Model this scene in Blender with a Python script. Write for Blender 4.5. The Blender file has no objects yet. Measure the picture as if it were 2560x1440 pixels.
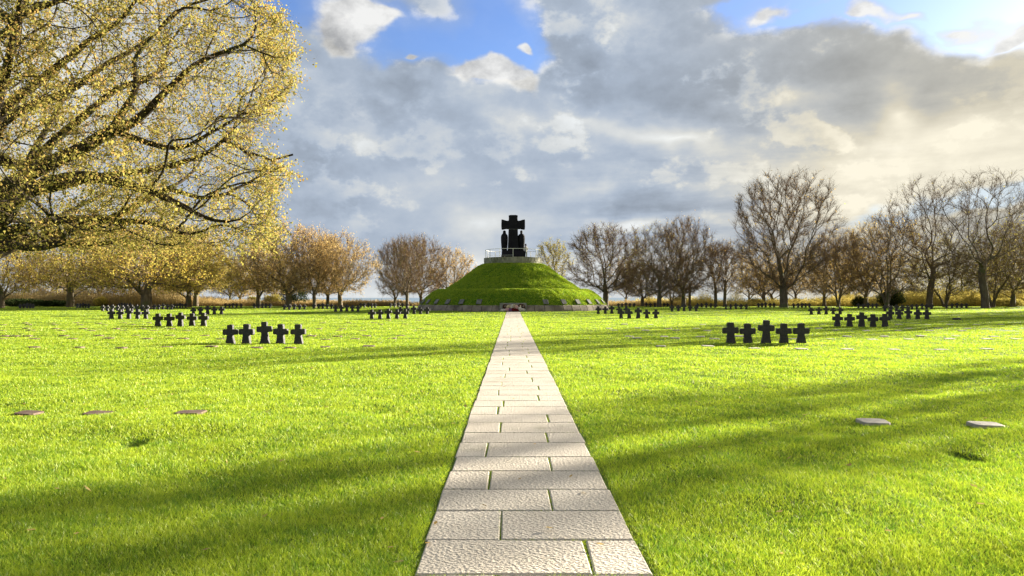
import bpy, bmesh, math, random
import numpy as np
from math import radians as R, pi, sin, cos
from mathutils import Vector, Matrix

random.seed(5)
rng = np.random.default_rng(11)
D = bpy.data
SC = bpy.context.scene
COL = SC.collection

# ---------------------------------------------------------------- camera & light constants
F = 1778.0            # focal length in photo pixels (2560 wide)
CAMX, CAMZ = -0.12, 1.6
HOR = 743.0
VPX = 1280.0
SUN_AZ, SUN_EL = 56.0, 13.5
EXPO = 2.4
SUNV = np.array([sin(R(SUN_AZ)) * cos(R(SUN_EL)), cos(R(SUN_AZ)) * cos(R(SUN_EL)), sin(R(SUN_EL))])
MC = (0.0, 84.1)      # centre of the mound
MR = 11.1             # its radius at the foot

# ---------------------------------------------------------------- terrain
DIMPLES = [(-4.3, 7.85, .14, .07), (4.45, 7.15, .15, .075), (1.2, 8.6, .35, .02), (-2.1, 10.2, .3, .035), (4.7, 9.8, .25, .02), (3.75, 8.35, .2, .03), (-3.2, 6.7, .5, .02)]

def vnoise(x, y, s, seed=0):
    x = np.asarray(x) / s + seed * 17.3; y = np.asarray(y) / s - seed * 9.1
    xi = np.floor(x); yi = np.floor(y); fx = x - xi; fy = y - yi
    def h(a, b):
        v = np.sin(a * 127.1 + b * 311.7 + seed * 3.3) * 43758.5453
        return v - np.floor(v)
    ux = fx * fx * (3 - 2 * fx); uy = fy * fy * (3 - 2 * fy)
    return (h(xi, yi) * (1 - ux) + h(xi + 1, yi) * ux) * (1 - uy) + (h(xi, yi + 1) * (1 - ux) + h(xi + 1, yi + 1) * ux) * uy

def H(x, y):
    x = np.asarray(x, float); y = np.asarray(y, float)
    z = .22 * np.exp(-(x / 20.) ** 2 - ((y - 86) / 17.) ** 2)
    amp = np.clip((np.abs(x) - .75) / 1.0, 0, 1)
    z = z + amp * (.07 * (vnoise(x, y, 3.1, 1) - .5) + .055 * (vnoise(x, y, 1.1, 2) - .5) + .026 * (vnoise(x, y, .45, 3) - .5))
    for (a, b, r, d) in DIMPLES:
        z = z - d * np.exp(-(((x - a) / r) ** 2 + ((y - b) / (r * 1.5)) ** 2) ** 2)
    # the land falls towards the sea beyond the scrub
    t = np.clip((y - 158) / 260., 0, 1); z = z - 24 * t * t * (3 - 2 * t)
    return z

def g(px, py):
    """photo pixel -> point on the lawn"""
    z = 0.0
    for _ in range(4):
        d = (CAMZ - z) * F / (py - HOR)
        x = CAMX + (px - VPX) * d / F
        z = float(H(x, d)) if d < 150 else 0.0
        z = min(max(z, -.05), .25) if py < 790 else z * .3
    return x, d, float(H(x, d))

def P(px, py, depth):
    return np.array([CAMX + (px - VPX) * depth / F, depth, CAMZ + (HOR - py) * depth / F])

# ---------------------------------------------------------------- mesh helpers
def fast_mesh(name, verts, faces, attr=None, smooth=False, attrname='rnd'):
    verts = np.asarray(verts, np.float32).reshape(-1, 3); faces = np.asarray(faces, np.int32)
    k = faces.shape[1]; n = faces.shape[0]
    me = D.meshes.new(name)
    me.vertices.add(len(verts)); me.vertices.foreach_set('co', verts.ravel())
    me.loops.add(n * k); me.loops.foreach_set('vertex_index', faces.ravel())
    me.polygons.add(n); me.polygons.foreach_set('loop_start', np.arange(n, dtype=np.int32) * k)
    me.polygons.foreach_set('loop_total', np.full(n, k, np.int32))
    if smooth or n < 60000: me.polygons.foreach_set('use_smooth', np.full(n, bool(smooth)))
    if attr is not None:
        a = me.attributes.new(attrname, 'FLOAT', 'POINT'); a.data.foreach_set('value', np.asarray(attr, np.float32))
    me.update(calc_edges=True); me.validate()
    return me

def link(name, me, mat=None, parent=None, loc=None, **props):
    o = D.objects.new(name, me)
    if mat is not None and me is not None:
        if not me.materials: me.materials.append(mat)
    COL.objects.link(o)
    if parent is not None: o.parent = parent
    if loc is not None: o.location = loc
    for k, v in props.items(): o[k] = v
    return o

def empty(name, loc, label, cat, group=None, rz=0):
    o = link(name, None, loc=loc, label=label, category=cat)
    o.empty_display_size = .2; o.rotation_euler.z = rz
    if group: o['group'] = group
    return o

def bm_mesh(name, bm, smooth=False):
    me = D.meshes.new(name); bm.normal_update(); bm.to_mesh(me); bm.free()
    if smooth:
        for p in me.polygons: p.use_smooth = True
    return me

def add_box(bm, c, s, rz=0, taper=1.0, rx=0):
    r = bmesh.ops.create_cube(bm, size=1)
    for v in r['verts']:
        k = taper if v.co.z > 0 else 1
        v.co = Vector((v.co.x * s[0] * k, v.co.y * s[1] * k, v.co.z * s[2]))
    bmesh.ops.transform(bm, verts=r['verts'], matrix=Matrix.Translation(c) @ Matrix.Rotation(rz, 4, 'Z') @ Matrix.Rotation(rx, 4, 'X'))
    return r['verts']

def lathe(profile, n, noise=0.0, seed=0):
    """profile [(r,z)..] -> verts, quads"""
    pr = np.array(profile); m = len(pr); th = np.arange(n) / n * 2 * pi
    V = np.zeros((m, n, 3))
    V[:, :, 0] = pr[:, 0:1] * np.cos(th); V[:, :, 1] = pr[:, 0:1] * np.sin(th); V[:, :, 2] = pr[:, 1:2]
    fs = []
    for i in range(m - 1):
        for j in range(n):
            k = (j + 1) % n
            fs.append((i * n + j, i * n + k, (i + 1) * n + k, (i + 1) * n + j))
    return V.reshape(-1, 3), np.array(fs)

# ---------------------------------------------------------------- node helper
class NT:
    def __init__(s, tree): s.t = tree; s.n = tree.nodes; s.l = tree.links
    def new(s, ty, **kw):
        n = s.n.new(ty)
        for k, v in kw.items(): setattr(n, k, v)
        return n
    def set(s, sock, v):
        if isinstance(v, bpy.types.NodeSocket): s.l.new(v, sock)
        else: sock.default_value = v
    def m(s, op, a, b=None, c=None, clamp=False):
        n = s.new('ShaderNodeMath', operation=op); n.use_clamp = clamp
        s.set(n.inputs[0], a)
        if b is not None: s.set(n.inputs[1], b)
        if c is not None: s.set(n.inputs[2], c)
        return n.outputs[0]
    def ss(s, v, a, b, o0=0.0, o1=1.0):
        n = s.new('ShaderNodeMapRange', interpolation_type='SMOOTHSTEP')
        s.set(n.inputs['Value'], v); n.inputs['From Min'].default_value = a; n.inputs['From Max'].default_value = b
        n.inputs['To Min'].default_value = o0; n.inputs['To Max'].default_value = o1
        return n.outputs['Result']
    def mix(s, f, a, b, blend='MIX'):
        n = s.new('ShaderNodeMix', data_type='RGBA', blend_type=blend)
        s.set(n.inputs[0], f)
        s.set(n.inputs[6], a if isinstance(a, bpy.types.NodeSocket) else (*a, 1)); s.set(n.inputs[7], b if isinstance(b, bpy.types.NodeSocket) else (*b, 1))
        return n.outputs[2]
    def noise(s, vec, scale, detail=4, rough=.55, dist=0.0, out=0):
        n = s.new('ShaderNodeTexNoise')
        if vec is not None: s.set(n.inputs['Vector'], vec)
        n.inputs['Scale'].default_value = scale; n.inputs['Detail'].default_value = detail
        n.inputs['Roughness'].default_value = rough; n.inputs['Distortion'].default_value = dist
        return n.outputs[out]
    def mapping(s, vec, scale=(1, 1, 1), rot=(0, 0, 0), loc=(0, 0, 0)):
        n = s.new('ShaderNodeMapping'); s.set(n.inputs[0], vec)
        n.inputs['Location'].default_value = loc; n.inputs['Rotation'].default_value = rot; n.inputs['Scale'].default_value = scale
        return n.outputs[0]

def material(name):
    m = D.materials.new(name); m.use_nodes = True; m.node_tree.nodes.clear()
    return m, NT(m.node_tree)

def finish(nt, shader):
    o = nt.new('ShaderNodeOutputMaterial'); nt.l.new(shader, o.inputs['Surface'])

def principled(nt, color, rough=.8, bump=None, bstr=.3, bdist=.01, spec=.3):
    p = nt.new('ShaderNodeBsdfPrincipled'); nt.set(p.inputs['Base Color'], color if isinstance(color, bpy.types.NodeSocket) else (*color, 1))
    nt.set(p.inputs['Roughness'], rough); p.inputs['Specular IOR Level'].default_value = spec
    if bump is not None:
        b = nt.new('ShaderNodeBump'); nt.set(b.inputs['Height'], bump); b.inputs['Strength'].default_value = bstr; b.inputs['Distance'].default_value = bdist
        nt.l.new(b.outputs[0], p.inputs['Normal'])
    return p.outputs[0]

def geo_pos(nt): return nt.new('ShaderNodeNewGeometry').outputs['Position']
def obj_co(nt): return nt.new('ShaderNodeTexCoord').outputs['Object']

def mat_stone(name, c1, c2, scale=6, bscale=40, bstr=.5, bdist=.01, rough=.85, world=False, spec=.3, c3=None):
    m, nt = material(name)
    co = geo_pos(nt) if world else obj_co(nt)
    a = nt.noise(co, scale, 5, .6); b = nt.noise(co, bscale, 4, .6)
    col = nt.mix(nt.ss(a, .35, .65), c1, c2)
    if c3 is not None: col = nt.mix(nt.ss(nt.noise(co, scale * .45, 6, .7), .52, .66), col, c3)
    finish(nt, principled(nt, col, rough, b, bstr, bdist, spec)); return m

def mat_leaf(name, cols, trans=.45, nscale=.35, emis=None):
    """cols: 3 colours mixed by per-leaf random and a clump noise"""
    m, nt = material(name)
    at = nt.new('ShaderNodeAttribute', attribute_name='rnd').outputs['Fac']
    cl = nt.noise(geo_pos(nt), nscale, 3, .6)
    oi = nt.new('ShaderNodeObjectInfo').outputs['Random']
    f = nt.m('ADD', nt.m('MULTIPLY', at, .55), nt.m('MULTIPLY', cl, .8)); f = nt.m('ADD', f, nt.m('MULTIPLY', nt.m('SUBTRACT', oi, .5), .12))
    c = nt.mix(nt.ss(f, .3, .7), cols[0], cols[1]); c = nt.mix(nt.ss(f, .72, 1.0), c, cols[2])
    d = nt.new('ShaderNodeBsdfDiffuse'); t = nt.new('ShaderNodeBsdfTranslucent'); s = nt.new('ShaderNodeMixShader')
    nt.set(d.inputs[0], c); nt.set(t.inputs[0], c); s.inputs[0].default_value = trans
    nt.l.new(d.outputs[0], s.inputs[1]); nt.l.new(t.outputs[0], s.inputs[2])
    finish(nt, s.outputs[0]); return m

# ---------------------------------------------------------------- materials
def mat_grass_blades():
    m, nt = material('grass_blades')
    at = nt.new('ShaderNodeAttribute', attribute_name='rnd').outputs['Fac']
    po = geo_pos(nt)
    big = nt.noise(po, .25, 3, .6); mid = nt.noise(po, 1.7, 3, .6); sm = nt.noise(po, 9, 2, .5)
    f = nt.m('ADD', nt.m('MULTIPLY', mid, .5), nt.m('MULTIPLY', sm, .4)); f = nt.m('ADD', f, nt.m('MULTIPLY', at, .4)); f = nt.m('ADD', f, nt.m('MULTIPLY', big, .22))
    c = nt.mix(nt.ss(f, .5, .95), (.115, .25, .014), (.45, .545, .034))
    c = nt.mix(nt.ss(at, .94, 1.0), c, (.47, .47, .10))
    d = nt.new('ShaderNodeBsdfDiffuse'); t = nt.new('ShaderNodeBsdfTranslucent'); s = nt.new('ShaderNodeMixShader')
    nt.set(d.inputs[0], c); nt.set(t.inputs[0], c); s.inputs[0].default_value = .5
    nt.l.new(d.outputs[0], s.inputs[1]); nt.l.new(t.outputs[0], s.inputs[2])
    gl = nt.new('ShaderNodeBsdfGlossy'); gl.inputs['Roughness'].default_value = .45; gl.inputs[0].default_value = (1, 1, .8, 1)
    s2 = nt.new('ShaderNodeMixShader'); s2.inputs[0].default_value = .03
    nt.l.new(s.outputs[0], s2.inputs[1]); nt.l.new(gl.outputs[0], s2.inputs[2])
    finish(nt, s2.outputs[0]); return m

def mat_turf(name='turf', dark=(.05, .085, .012), light=(.13, .2, .02)):
    m, nt = material(name); po = geo_pos(nt)
    a = nt.noise(po, 1.6, 4, .6); b = nt.noise(po, 30, 3, .6)
    f = nt.m('ADD', nt.m('MULTIPLY', a, .6), nt.m('MULTIPLY', b, .5))
    c = nt.mix(nt.ss(f, .4, .75), dark, light)
    finish(nt, principled(nt, c, .95, b, .6, .02, .1)); return m

def mat_path():
    m, nt = material('path_granite'); po = geo_pos(nt)
    a = nt.noise(po, 1.3, 5, .6); b = nt.noise(po, 55, 3, .6); sp = nt.noise(po, 130, 2, .6)
    n = nt.new('ShaderNodeTexVoronoi'); nt.set(n.inputs['Vector'], nt.mapping(po, (34, 60, 34), (0, 0, .5))); n.inputs['Scale'].default_value = 1.0
    slab = nt.new('ShaderNodeAttribute', attribute_name='rnd').outputs['Fac']
    c = nt.mix(nt.ss(a, .3, .7), (.46, .41, .345), (.54, .49, .425))
    c = nt.mix(nt.m('MULTIPLY', slab, .22), c, (.36, .31, .26))
    c = nt.mix(nt.ss(sp, .55, .75), c, (.55, .52, .46)); c = nt.mix(nt.ss(sp, .45, .28), c, (.16, .13, .10))
    c = nt.mix(nt.ss(nt.noise(po, .9, 5, .7), .55, .75, 0, .5), c, (.2, .19, .12))
    hgt = nt.m('ADD', nt.m('MULTIPLY', n.outputs['Distance'], 1.0), nt.m('MULTIPLY', b, 1.1))
    finish(nt, principled(nt, c, .85, hgt, .9, .010, .25)); return m

def mat_bark(name, c1, c2, c3):
    m, nt = material(name); co = geo_pos(nt)
    a = nt.noise(nt.mapping(co, (3, 3, .8)), 1.2, 5, .65); b = nt.noise(nt.mapping(co, (9, 9, 2)), 1.6, 4, .7)
    c = nt.mix(nt.ss(a, .35, .65), c1, c2); c = nt.mix(nt.ss(nt.noise(co, .8, 4, .6), .52, .68), c, c3)
    finish(nt, principled(nt, c, .9, b, .8, .05, .15)); return m

M = {}
M['blades'] = mat_grass_blades()
M['turf'] = mat_turf()
M['path'] = mat_path()
M['basalt'] = mat_stone('basalt_lava', (.026, .024, .029), (.042, .038, .043), 5, 26, .9, .03, .65, spec=.5, c3=(.07, .06, .06))
M['monument'] = mat_stone('monument_basalt', (.006, .006, .010), (.012, .0115, .017), 1.5, 12, .5, .03, .8, spec=.2)
M['kerbstone'] = mat_stone('kerb_stone', (.15, .125, .105), (.26, .225, .19), .9, 14, .8, .05, .9, world=True, c3=(.09, .08, .065))
M['blockwall'] = mat_stone('wall_stone', (.22, .215, .17), (.32, .31, .25), 1.6, 22, .5, .02, .9, world=True, c3=(.15, .15, .1))
M['greystone'] = mat_stone('grey_stone', (.18, .185, .17), (.27, .27, .25), 3, 25, .4, .01, .8, world=True)
M['tablet'] = mat_stone('tablet_stone', (.10, .105, .10), (.17, .17, .16), 3, 25, .4, .01, .8, world=True)
M['slab_red'] = mat_stone('slab_red', (.085, .052, .042), (.14, .095, .075), 9, 60, .4, .006, .75)
M['slab_grey'] = mat_stone('slab_grey', (.30, .27, .24), (.42, .38, .33), 9, 60, .4, .006, .75)
M['rail'] = mat_stone('white_rail', (.72, .72, .7), (.8, .8, .78), 4, 20, .1, .002, .45, spec=.5)
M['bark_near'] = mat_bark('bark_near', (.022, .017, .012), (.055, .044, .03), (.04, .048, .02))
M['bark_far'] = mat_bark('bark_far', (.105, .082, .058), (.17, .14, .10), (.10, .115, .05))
M['twig_far'] = mat_bark('twig_far', (.16, .10, .055), (.22, .145, .08), (.15, .11, .06))
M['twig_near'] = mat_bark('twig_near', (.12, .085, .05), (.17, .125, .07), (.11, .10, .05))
M['leaf_near'] = mat_leaf('leaf_near', [(.17, .18, .045), (.38, .33, .085), (.44, .28, .10)], .5, .45)
M['leaf_yellow'] = mat_leaf('leaf_yellow', [(.34, .31, .07), (.52, .43, .09), (.54, .36, .07)], .45, .2)
M['leaf_tan'] = mat_leaf('leaf_tan', [(.38, .29, .13), (.52, .38, .16), (.54, .34, .11)], .45, .2)
M['leaf_orange'] = mat_leaf('leaf_orange', [(.28, .20, .07), (.42, .29, .09), (.50, .37, .09)], .45, .2)
M['leaf_olive'] = mat_leaf('leaf_olive', [(.20, .19, .05), (.31, .27, .07), (.40, .32, .07)], .45, .2)
M['leaf_dark'] = mat_leaf('leaf_dark', [(.018, .03, .012), (.03, .045, .016), (.05, .06, .02)], .25, .8)
M['reed'] = mat_leaf('reed', [(.26, .19, .08), (.42, .31, .14), (.50, .40, .18)], .4, .35)
M['scrub_gold'] = mat_leaf('scrub_gold', [(.20, .18, .05), (.50, .41, .10), (.62, .50, .13)], .5, .3)

# ---------------------------------------------------------------- ground sheet
def graded(stops):
    out = [stops[0][0]]
    for (a, b, st) in stops:
        n = max(1, int(round((b - a) / st)))
        out += list(a + (b - a) * (np.arange(1, n + 1) / n))
    return np.array(out)
ys = graded([(-60, -4, 8), (-4, 3, .5), (3, 14, .1), (14, 30, .25), (30, 60, .8), (60, 110, 2), (110, 180, 5), (180, 460, 20)])
xr = graded([(0, .6, .3), (.6, 9, .12), (9, 22, .35), (22, 60, 1.2), (60, 140, 5), (140, 420, 20)])
xs = np.concatenate([-xr[::-1][:-1], xr])
X, Y = np.meshgrid(xs, ys); Z = H(X, Y)
nx, ny = len(xs), len(ys)
idx = np.arange(nx * ny).reshape(ny, nx)
q = np.stack([idx[:-1, :-1], idx[:-1, 1:], idx[1:, 1:], idx[1:, :-1]], -1).reshape(-1, 4)
link('ground', fast_mesh('ground', np.stack([X, Y, Z], -1).reshape(-1, 3), q, smooth=True), M['turf'], kind='structure')

# sea
m, nt = material('sea_water')
finish(nt, principled(nt, nt.mix(nt.ss(nt.noise(geo_pos(nt), .002, 3), .4, .6), (.10, .16, .22), (.16, .23, .30)), .35, nt.noise(geo_pos(nt), .05, 3), .3, 2.0, .4))
bm = bmesh.new(); ring = bmesh.ops.create_circle(bm, cap_ends=True, segments=96, radius=30000)
link('sea', bm_mesh('sea', bm), m, loc=(0, 0, -24.6), kind='structure')

# ---------------------------------------------------------------- slab path
rows_px = [1438, 1351, 1278, 1225, 1179, 1143.6, 1108, 1083, 1057, 1037.5, 1018]
yb = [2845.0 / (p - 743) for p in rows_px]
fr = [.755, .353, .633, .27, .68, .22, .70, .31, .76, .27]
yb = [yb[0] - .64 * k for k in (5, 4, 3, 2, 1)] + yb
fr = [.3, .7, .25, .62, .35] + fr
r2 = random.Random(3)
while yb[-1] < 72.2:
    yb.append(yb[-1] + r2.uniform(.55, .72))
    fr.append((r2.uniform(.62, .78) if len(fr) % 2 == 0 else r2.uniform(.24, .38)))
PW = .683
V = []; Fq = []; A = []
for i in range(len(yb) - 1):
    y0, y1 = yb[i] + r2.uniform(.003, .010), yb[i + 1] - r2.uniform(.003, .010)
    xj = -PW + 2 * PW * fr[i]
    for (x0, x1) in ((-PW + r2.uniform(-.01, .01), xj - r2.uniform(.004, .014)), (xj + r2.uniform(.003, .012), PW + r2.uniform(-.01, .01))):
        zb = float(H(0, (y0 + y1) / 2)); zt = zb + .012 + r2.uniform(-.0015, .0015)
        j = [r2.uniform(-.006, .006) for _ in range(8)]
        t1, t2 = r2.uniform(-.0012, .0012), r2.uniform(-.0012, .0012)
        top = [(x0 + j[0], y0 + j[1], zt + t1), (x1 + j[2], y0 + j[3], zt + t2), (x1 + j[4], y1 + j[5], zt - t1), (x0 + j[6], y1 + j[7], zt - t2)]
        b = len(V); e = .010
        cx, cy = (x0 + x1) / 2, (y0 + y1) / 2
        V += [(p[0] - math.copysign(e, p[0] - cx), p[1] - math.copysign(e, p[1] - cy), p[2]) for p in top]
        V += [(p[0], p[1], p[2] - .009) for p in top]; V += [(p[0], p[1], p[2] - .06) for p in top]
        Fq += [(b, b + 1, b + 2, b + 3)]
        for k in range(4):
            kk = (k + 1) % 4
            Fq += [(b + 4 + k, b + 4 + kk, b + kk, b + k), (b + 8 + k, b + 8 + kk, b + 4 + kk, b + 4 + k)]
        A += [r2.random()] * 12
link('path', fast_mesh('path', V, Fq, A), M['path'], kind='structure')

# ---------------------------------------------------------------- grave slabs (positions first: the grass leaves them free)
ORD = ['first', 'second', 'third', 'fourth', 'fifth', 'sixth', 'seventh', 'eighth', 'ninth', 'tenth', 'eleventh']
NEAR = ['nearest', 'second nearest', 'third nearest', 'fourth nearest', 'fifth nearest', 'sixth nearest', 'seventh nearest', 'eighth nearest', 'ninth nearest']
LROWS = [
 (1033, [(74, 1031), (248, 1032), (478, 1036)]),
 (870, [84, 196, 304, 415, 529, 642, 726, 812, (921, 869)]),
 (848, [5, 86, 180, 272, 369, 459, 551, 815, 887, 980]),
 (840.5, [11, 38, 71, 160, 247, 339, 425, 511, 779, 844, 915, 1002]),
 (826.5, [6, 77, 153, 229, 309, 385, 465, 546, 847, 906, 961, 1035]),
 (822.3, [67, 139, 209, 290, 357, 428, 796, 857, 1052]),
 (811.5, [7, 72, 137, 200, 262, 330, 950, 1012, 1072]),
 (808.3, [62, 130, 189, 246, 309, 372, 807, 870, 935]),
 (801.5, [970, 1005, 1045, 1107])]
RROWS = [
 (1058, [(2182, 1055), (2463, 1064)]),
 (872, [(1652, 867.5), (1770, 869), (1886, 871), (2002, 873), 2117, (2234, 874), (2351, 875), (2465, 875)]),
 (848, [(1592, 846), (1687, 846), (1786, 847), 1984, 2076, 2180, 2272, 2372, 2466, 2540]),
 (841.5, [1573, 1661, 1751, 1847, 2117, 2210, 2302, 2390, 2485]),
 (826.5, [1535, 1614, 1690, 1769, 2090, 2165, 2245, 2324, 2404, 2482]),
 (822, [1522, 1594, 1671, 1740, 2047, 2271, 2345, 2417]),
 (812, [1561, 1625, 1757, 2055, 2247, 2317, 2375, 2440, 2502])]
SLABS = []
for side, rows in (('left', LROWS), ('right', RROWS)):
    for ri, (yy, lst) in enumerate(rows):
        for ci, it in enumerate(lst):
            px, py = it if isinstance(it, tuple) else (it, yy)
            x, y, z = g(px, py); SLABS.append((x, y, z, side, ri, ci, len(lst)))
SP = np.array([(s[0], s[1]) for s in SLABS])

# ---------------------------------------------------------------- mound
MZ = .2
prof = [(11.02, .42), (10.9, .52), (10.75, .72), (10.5, 1.02), (10.15, 1.38), (9.8, 1.68), (9.4, 1.97), (9.0, 2.17), (8.6, 2.25), (8.25, 2.24), (8.0, 2.26), (7.75, 2.42), (7.2, 2.78), (6.5, 3.22), (5.9, 3.62), (5.3, 4.08), (4.7, 4.55), (4.2, 4.93), (3.85, 5.12), (3.55, 5.24), (3.3, 5.28), (.5, 5.3)]
def mnoise(x, y, r):
    return (.10 * (vnoise(x, y, .9, 5) - .5) + .09 * (vnoise(x, y, .38, 6) - .5)) * np.clip((r - 3.6) / 1, 0, 1) * np.clip((11.0 - r) / .3, 0, 1)
def mound_z(r):
    rr = np.array([p[0] for p in prof][::-1]); zz = np.array([p[1] for p in prof][::-1])
    return np.interp(r, rr, zz) + MZ
dens = []
for a, b in zip(prof[:-1], prof[1:]):
    n = max(1, int(math.hypot(a[0] - b[0], a[1] - b[1]) / .14))
    for k in range(n): dens.append((a[0] + (b[0] - a[0]) * k / n, a[1] + (b[1] - a[1]) * k / n))
dens.append(prof[-1])
mv, mf = lathe(dens, 260)
rr = np.hypot(mv[:, 0], mv[:, 1]); mv[:, 2] += mnoise(mv[:, 0], mv[:, 1], rr)
mound_mat = mat_turf('mound_turf', (.035, .10, .008), (.08, .18, .012))
link('mound', fast_mesh('mound', mv, mf, smooth=True), mound_mat, loc=(MC[0], MC[1], MZ), kind='structure')

# kerb ring of sloping stones round the foot
seg = 64
bm = bmesh.new(); rk = random.Random(8)
kerb_prof = [(11.30, -.12), (11.26, .10), (11.08, .48), (10.98, .56), (10.62, .58), (10.6, .1)]
for i in range(seg):
    a0 = i / seg * 2 * pi + .0022; a1 = (i + 1) / seg * 2 * pi - .0022
    am = (a0 + a1) / 2
    if abs(((am + pi / 2 + pi) % (2 * pi)) - pi) < .13: continue
    jr = rk.uniform(-.02, .02); jz = rk.uniform(-.012, .012); vs = []
    for a in (a0, a1):
        vs.append([bm.verts.new(((r + jr) * cos(a), (r + jr) * sin(a), z + jz)) for r, z in kerb_prof])
    n = len(kerb_prof)
    for k in range(n): bm.faces.new((vs[0][k], vs[1][k], vs[1][(k + 1) % n], vs[0][(k + 1) % n]))
    bm.faces.new(vs[0][::-1]); bm.faces.new(vs[1])
bmesh.ops.recalc_face_normals(bm, faces=bm.faces)
link('kerb_ring', bm_mesh('kerb_ring', bm), M['kerbstone'], loc=(MC[0], MC[1], MZ), label='low ring of sloping brown grey stones around the foot of the grass mound', category='stone kerb')

# lettered stone tablets leaning on the grass above the kerb
tab_px = [1052.5, 1065, 1081, 1104.5, 1133, 1166, 1206.5, 1354, 1395.5, 1429.5, 1458, 1482, 1499]
for i, px in enumerate(tab_px):
    s = max(-.985, min(.985, (px - 1282) / 229.0)); ang = math.asin(s)
    r = 10.74; cx, cy = MC[0] + r * sin(ang), MC[1] - r * cos(ang)
    bm = bmesh.new()
    vs = add_box(bm, (0, 0, 0), (.56, .62, .09)); bmesh.ops.bevel(bm, geom=bm.edges[:], offset=.015, segments=1, affect='EDGES')
    side = 'left' if px < 1280 else 'right'; k = (6 - i) if px < 1280 else (i - 7)
    o = link('memorial_tablet', bm_mesh('memorial_tablet', bm), M['tablet'], loc=(cx, cy, 1.12), label=f'small grey stone tablet on the mound kerb, {ORD[k]} {side} of the wreath niche', category='stone tablet', group='stone tablets along the mound kerb')
    o.rotation_euler = (R(50), 0, ang)

# wreath niche at the end of the path
fy = MC[1] - 11.36
n0 = empty('wreath_niche', (0, fy, .2), 'pale stone block frame behind the wreaths at the end of the path', 'stone block')
bm = bmesh.new(); add_box(bm, (0, .28, .36), (2.76, .5, .9)); bmesh.ops.bevel(bm, geom=bm.edges[:], offset=.03, segments=2, affect='EDGES')
link('block', bm_mesh('block', bm), M['greystone'], n0)
bm = bmesh.new(); add_box(bm, (0, -.12, -.04), (3.0, .36, .12)); link('step', bm_mesh('step', bm), M['greystone'], n0)

def petal_mat(name, c):
    m, nt = material(name)
    finish(nt, principled(nt, nt.mix(nt.noise(obj_co(nt), 30, 2), tuple(x * .7 for x in c), c), .7)); return m
PM = {k: petal_mat('petal_' + k, c) for k, c in dict(white=(.88, .84, .82), pink=(.85, .58, .6), red=(.22, .015, .02), purple=(.3, .14, .36), cream=(.75, .66, .45), brown=(.13, .055, .03), green=(.03, .055, .015), orange=(.55, .25, .08)).items()}
def clump(n, rx, ry, rz, size, seed, zc=0):
    q = np.random.default_rng(seed); p = q.normal(size=(n, 3)); p /= np.linalg.norm(p, axis=1)[:, None]; p *= q.random((n, 1)) ** .4
    c = p * np.array([rx, ry, rz]) + np.array([0, 0, zc]); c[:, 2] = np.maximum(c[:, 2], .02)
    u = q.normal(size=(n, 3)); u /= np.linalg.norm(u, axis=1)[:, None]; w = np.cross(u, q.normal(size=(n, 3))); w /= np.linalg.norm(w, axis=1)[:, None]
    s = size * q.uniform(.6, 1.2, (n, 1))
    V = np.stack([c - u * s, c - w * s, c + u * s, c + w * s], 1).reshape(-1, 3)
    return V, np.arange(n * 4).reshape(n, 4)
def bouquet(x, z, w, h, col, label, seed, y=None, depth=.16):
    yy = (fy - .22) if y is None else y
    o = empty('flower_bouquet', (x, yy, z), label, 'flowers', 'flowers laid at the niche')
    V, Q = clump(110, w * .5, depth, h * .4, .035, seed, h * .35); link('leaves', fast_mesh('leaves', V, Q), PM['green'], o)
    V, Q = clump(260, w * .62, depth * 1.3, h * .62, .075, seed + 50, h * .6); link('petals', fast_mesh('petals', V, Q), PM[col], o)
bq = [(-1.0, .16, .5, .2, 'white', 'low white edged flower tray at the left end of the niche step'),
 (-.62, .16, .35, .28, 'pink', 'pink flowers beside the left dark wreath'),
 (-.42, .34, .42, .4, 'cream', 'cream flowers in front of the stone block, left of centre'),
 (-.16, .34, .42, .42, 'white', 'tall white flowers just left of the middle of the niche'),
 (-.3, .16, .4, .26, 'purple', 'small purple flowers low in the middle left of the niche'),
 (.03, .16, .44, .3, 'red', 'dark red flowers low on the path axis'),
 (.1, .36, .4, .4, 'cream', 'cream flowers standing high in the middle of the niche'),
 (.34, .34, .36, .36, 'pink', 'pale pink flowers right of the middle of the niche'),
 (.42, .16, .36, .26, 'red', 'dark red wreath flowers low, right of the middle'),
 (.62, .18, .4, .34, 'white', 'white flowers in front of the right brown wreath'),
 (.93, .16, .45, .24, 'white', 'low white flowers at the right end of the niche step')]
for i, (x, z, w, h, c, lb) in enumerate(bq): bouquet(x, z, w, h, c, lb, 100 + i, y=fy - .3 + .1 * (z > .3))
for i, (x, z, lb) in enumerate([(-.82, .62, 'dark red brown wreath leaning at the left of the niche'), (.74, .64, 'brown wreath with pale ribbon leaning right of centre in the niche'), (1.0, .6, 'dark brown wreath with white dots at the right of the niche')]):
    o = empty('wreath', (x, fy - .1, z), lb, 'wreath', 'wreaths leaning in the niche'); o.rotation_euler.x = R(-12)
    q2 = np.random.default_rng(40 + i); n = 420; a = q2.random(n) * 2 * pi; b = q2.random(n) * 2 * pi; rr = .07
    c = np.stack([(.17 + rr * np.cos(b)) * np.cos(a), rr * np.sin(b), (.2 + rr * np.cos(b)) * np.sin(a)], 1)
    V, Q = clump(n, 1, 1, 1, .04, i); base = V.reshape(n, 4, 3); base = base - base.mean(1, keepdims=True) + c[:, None, :]
    link('foliage', fast_mesh('foliage', base.reshape(-1, 3), Q), PM['brown'], o)
    if i == 1:
        bm = bmesh.new(); add_box(bm, (.0, -.1, -.08), (.12, .01, .42)); link('ribbon', bm_mesh('ribbon', bm), PM['cream'], o)
    else:
        V, Q = clump(14, .17, .03, .2, .03, 70 + i); V[:, 1] -= .09; link('white_flowers', fast_mesh('white_flowers', V, Q), PM['white'], o)

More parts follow.
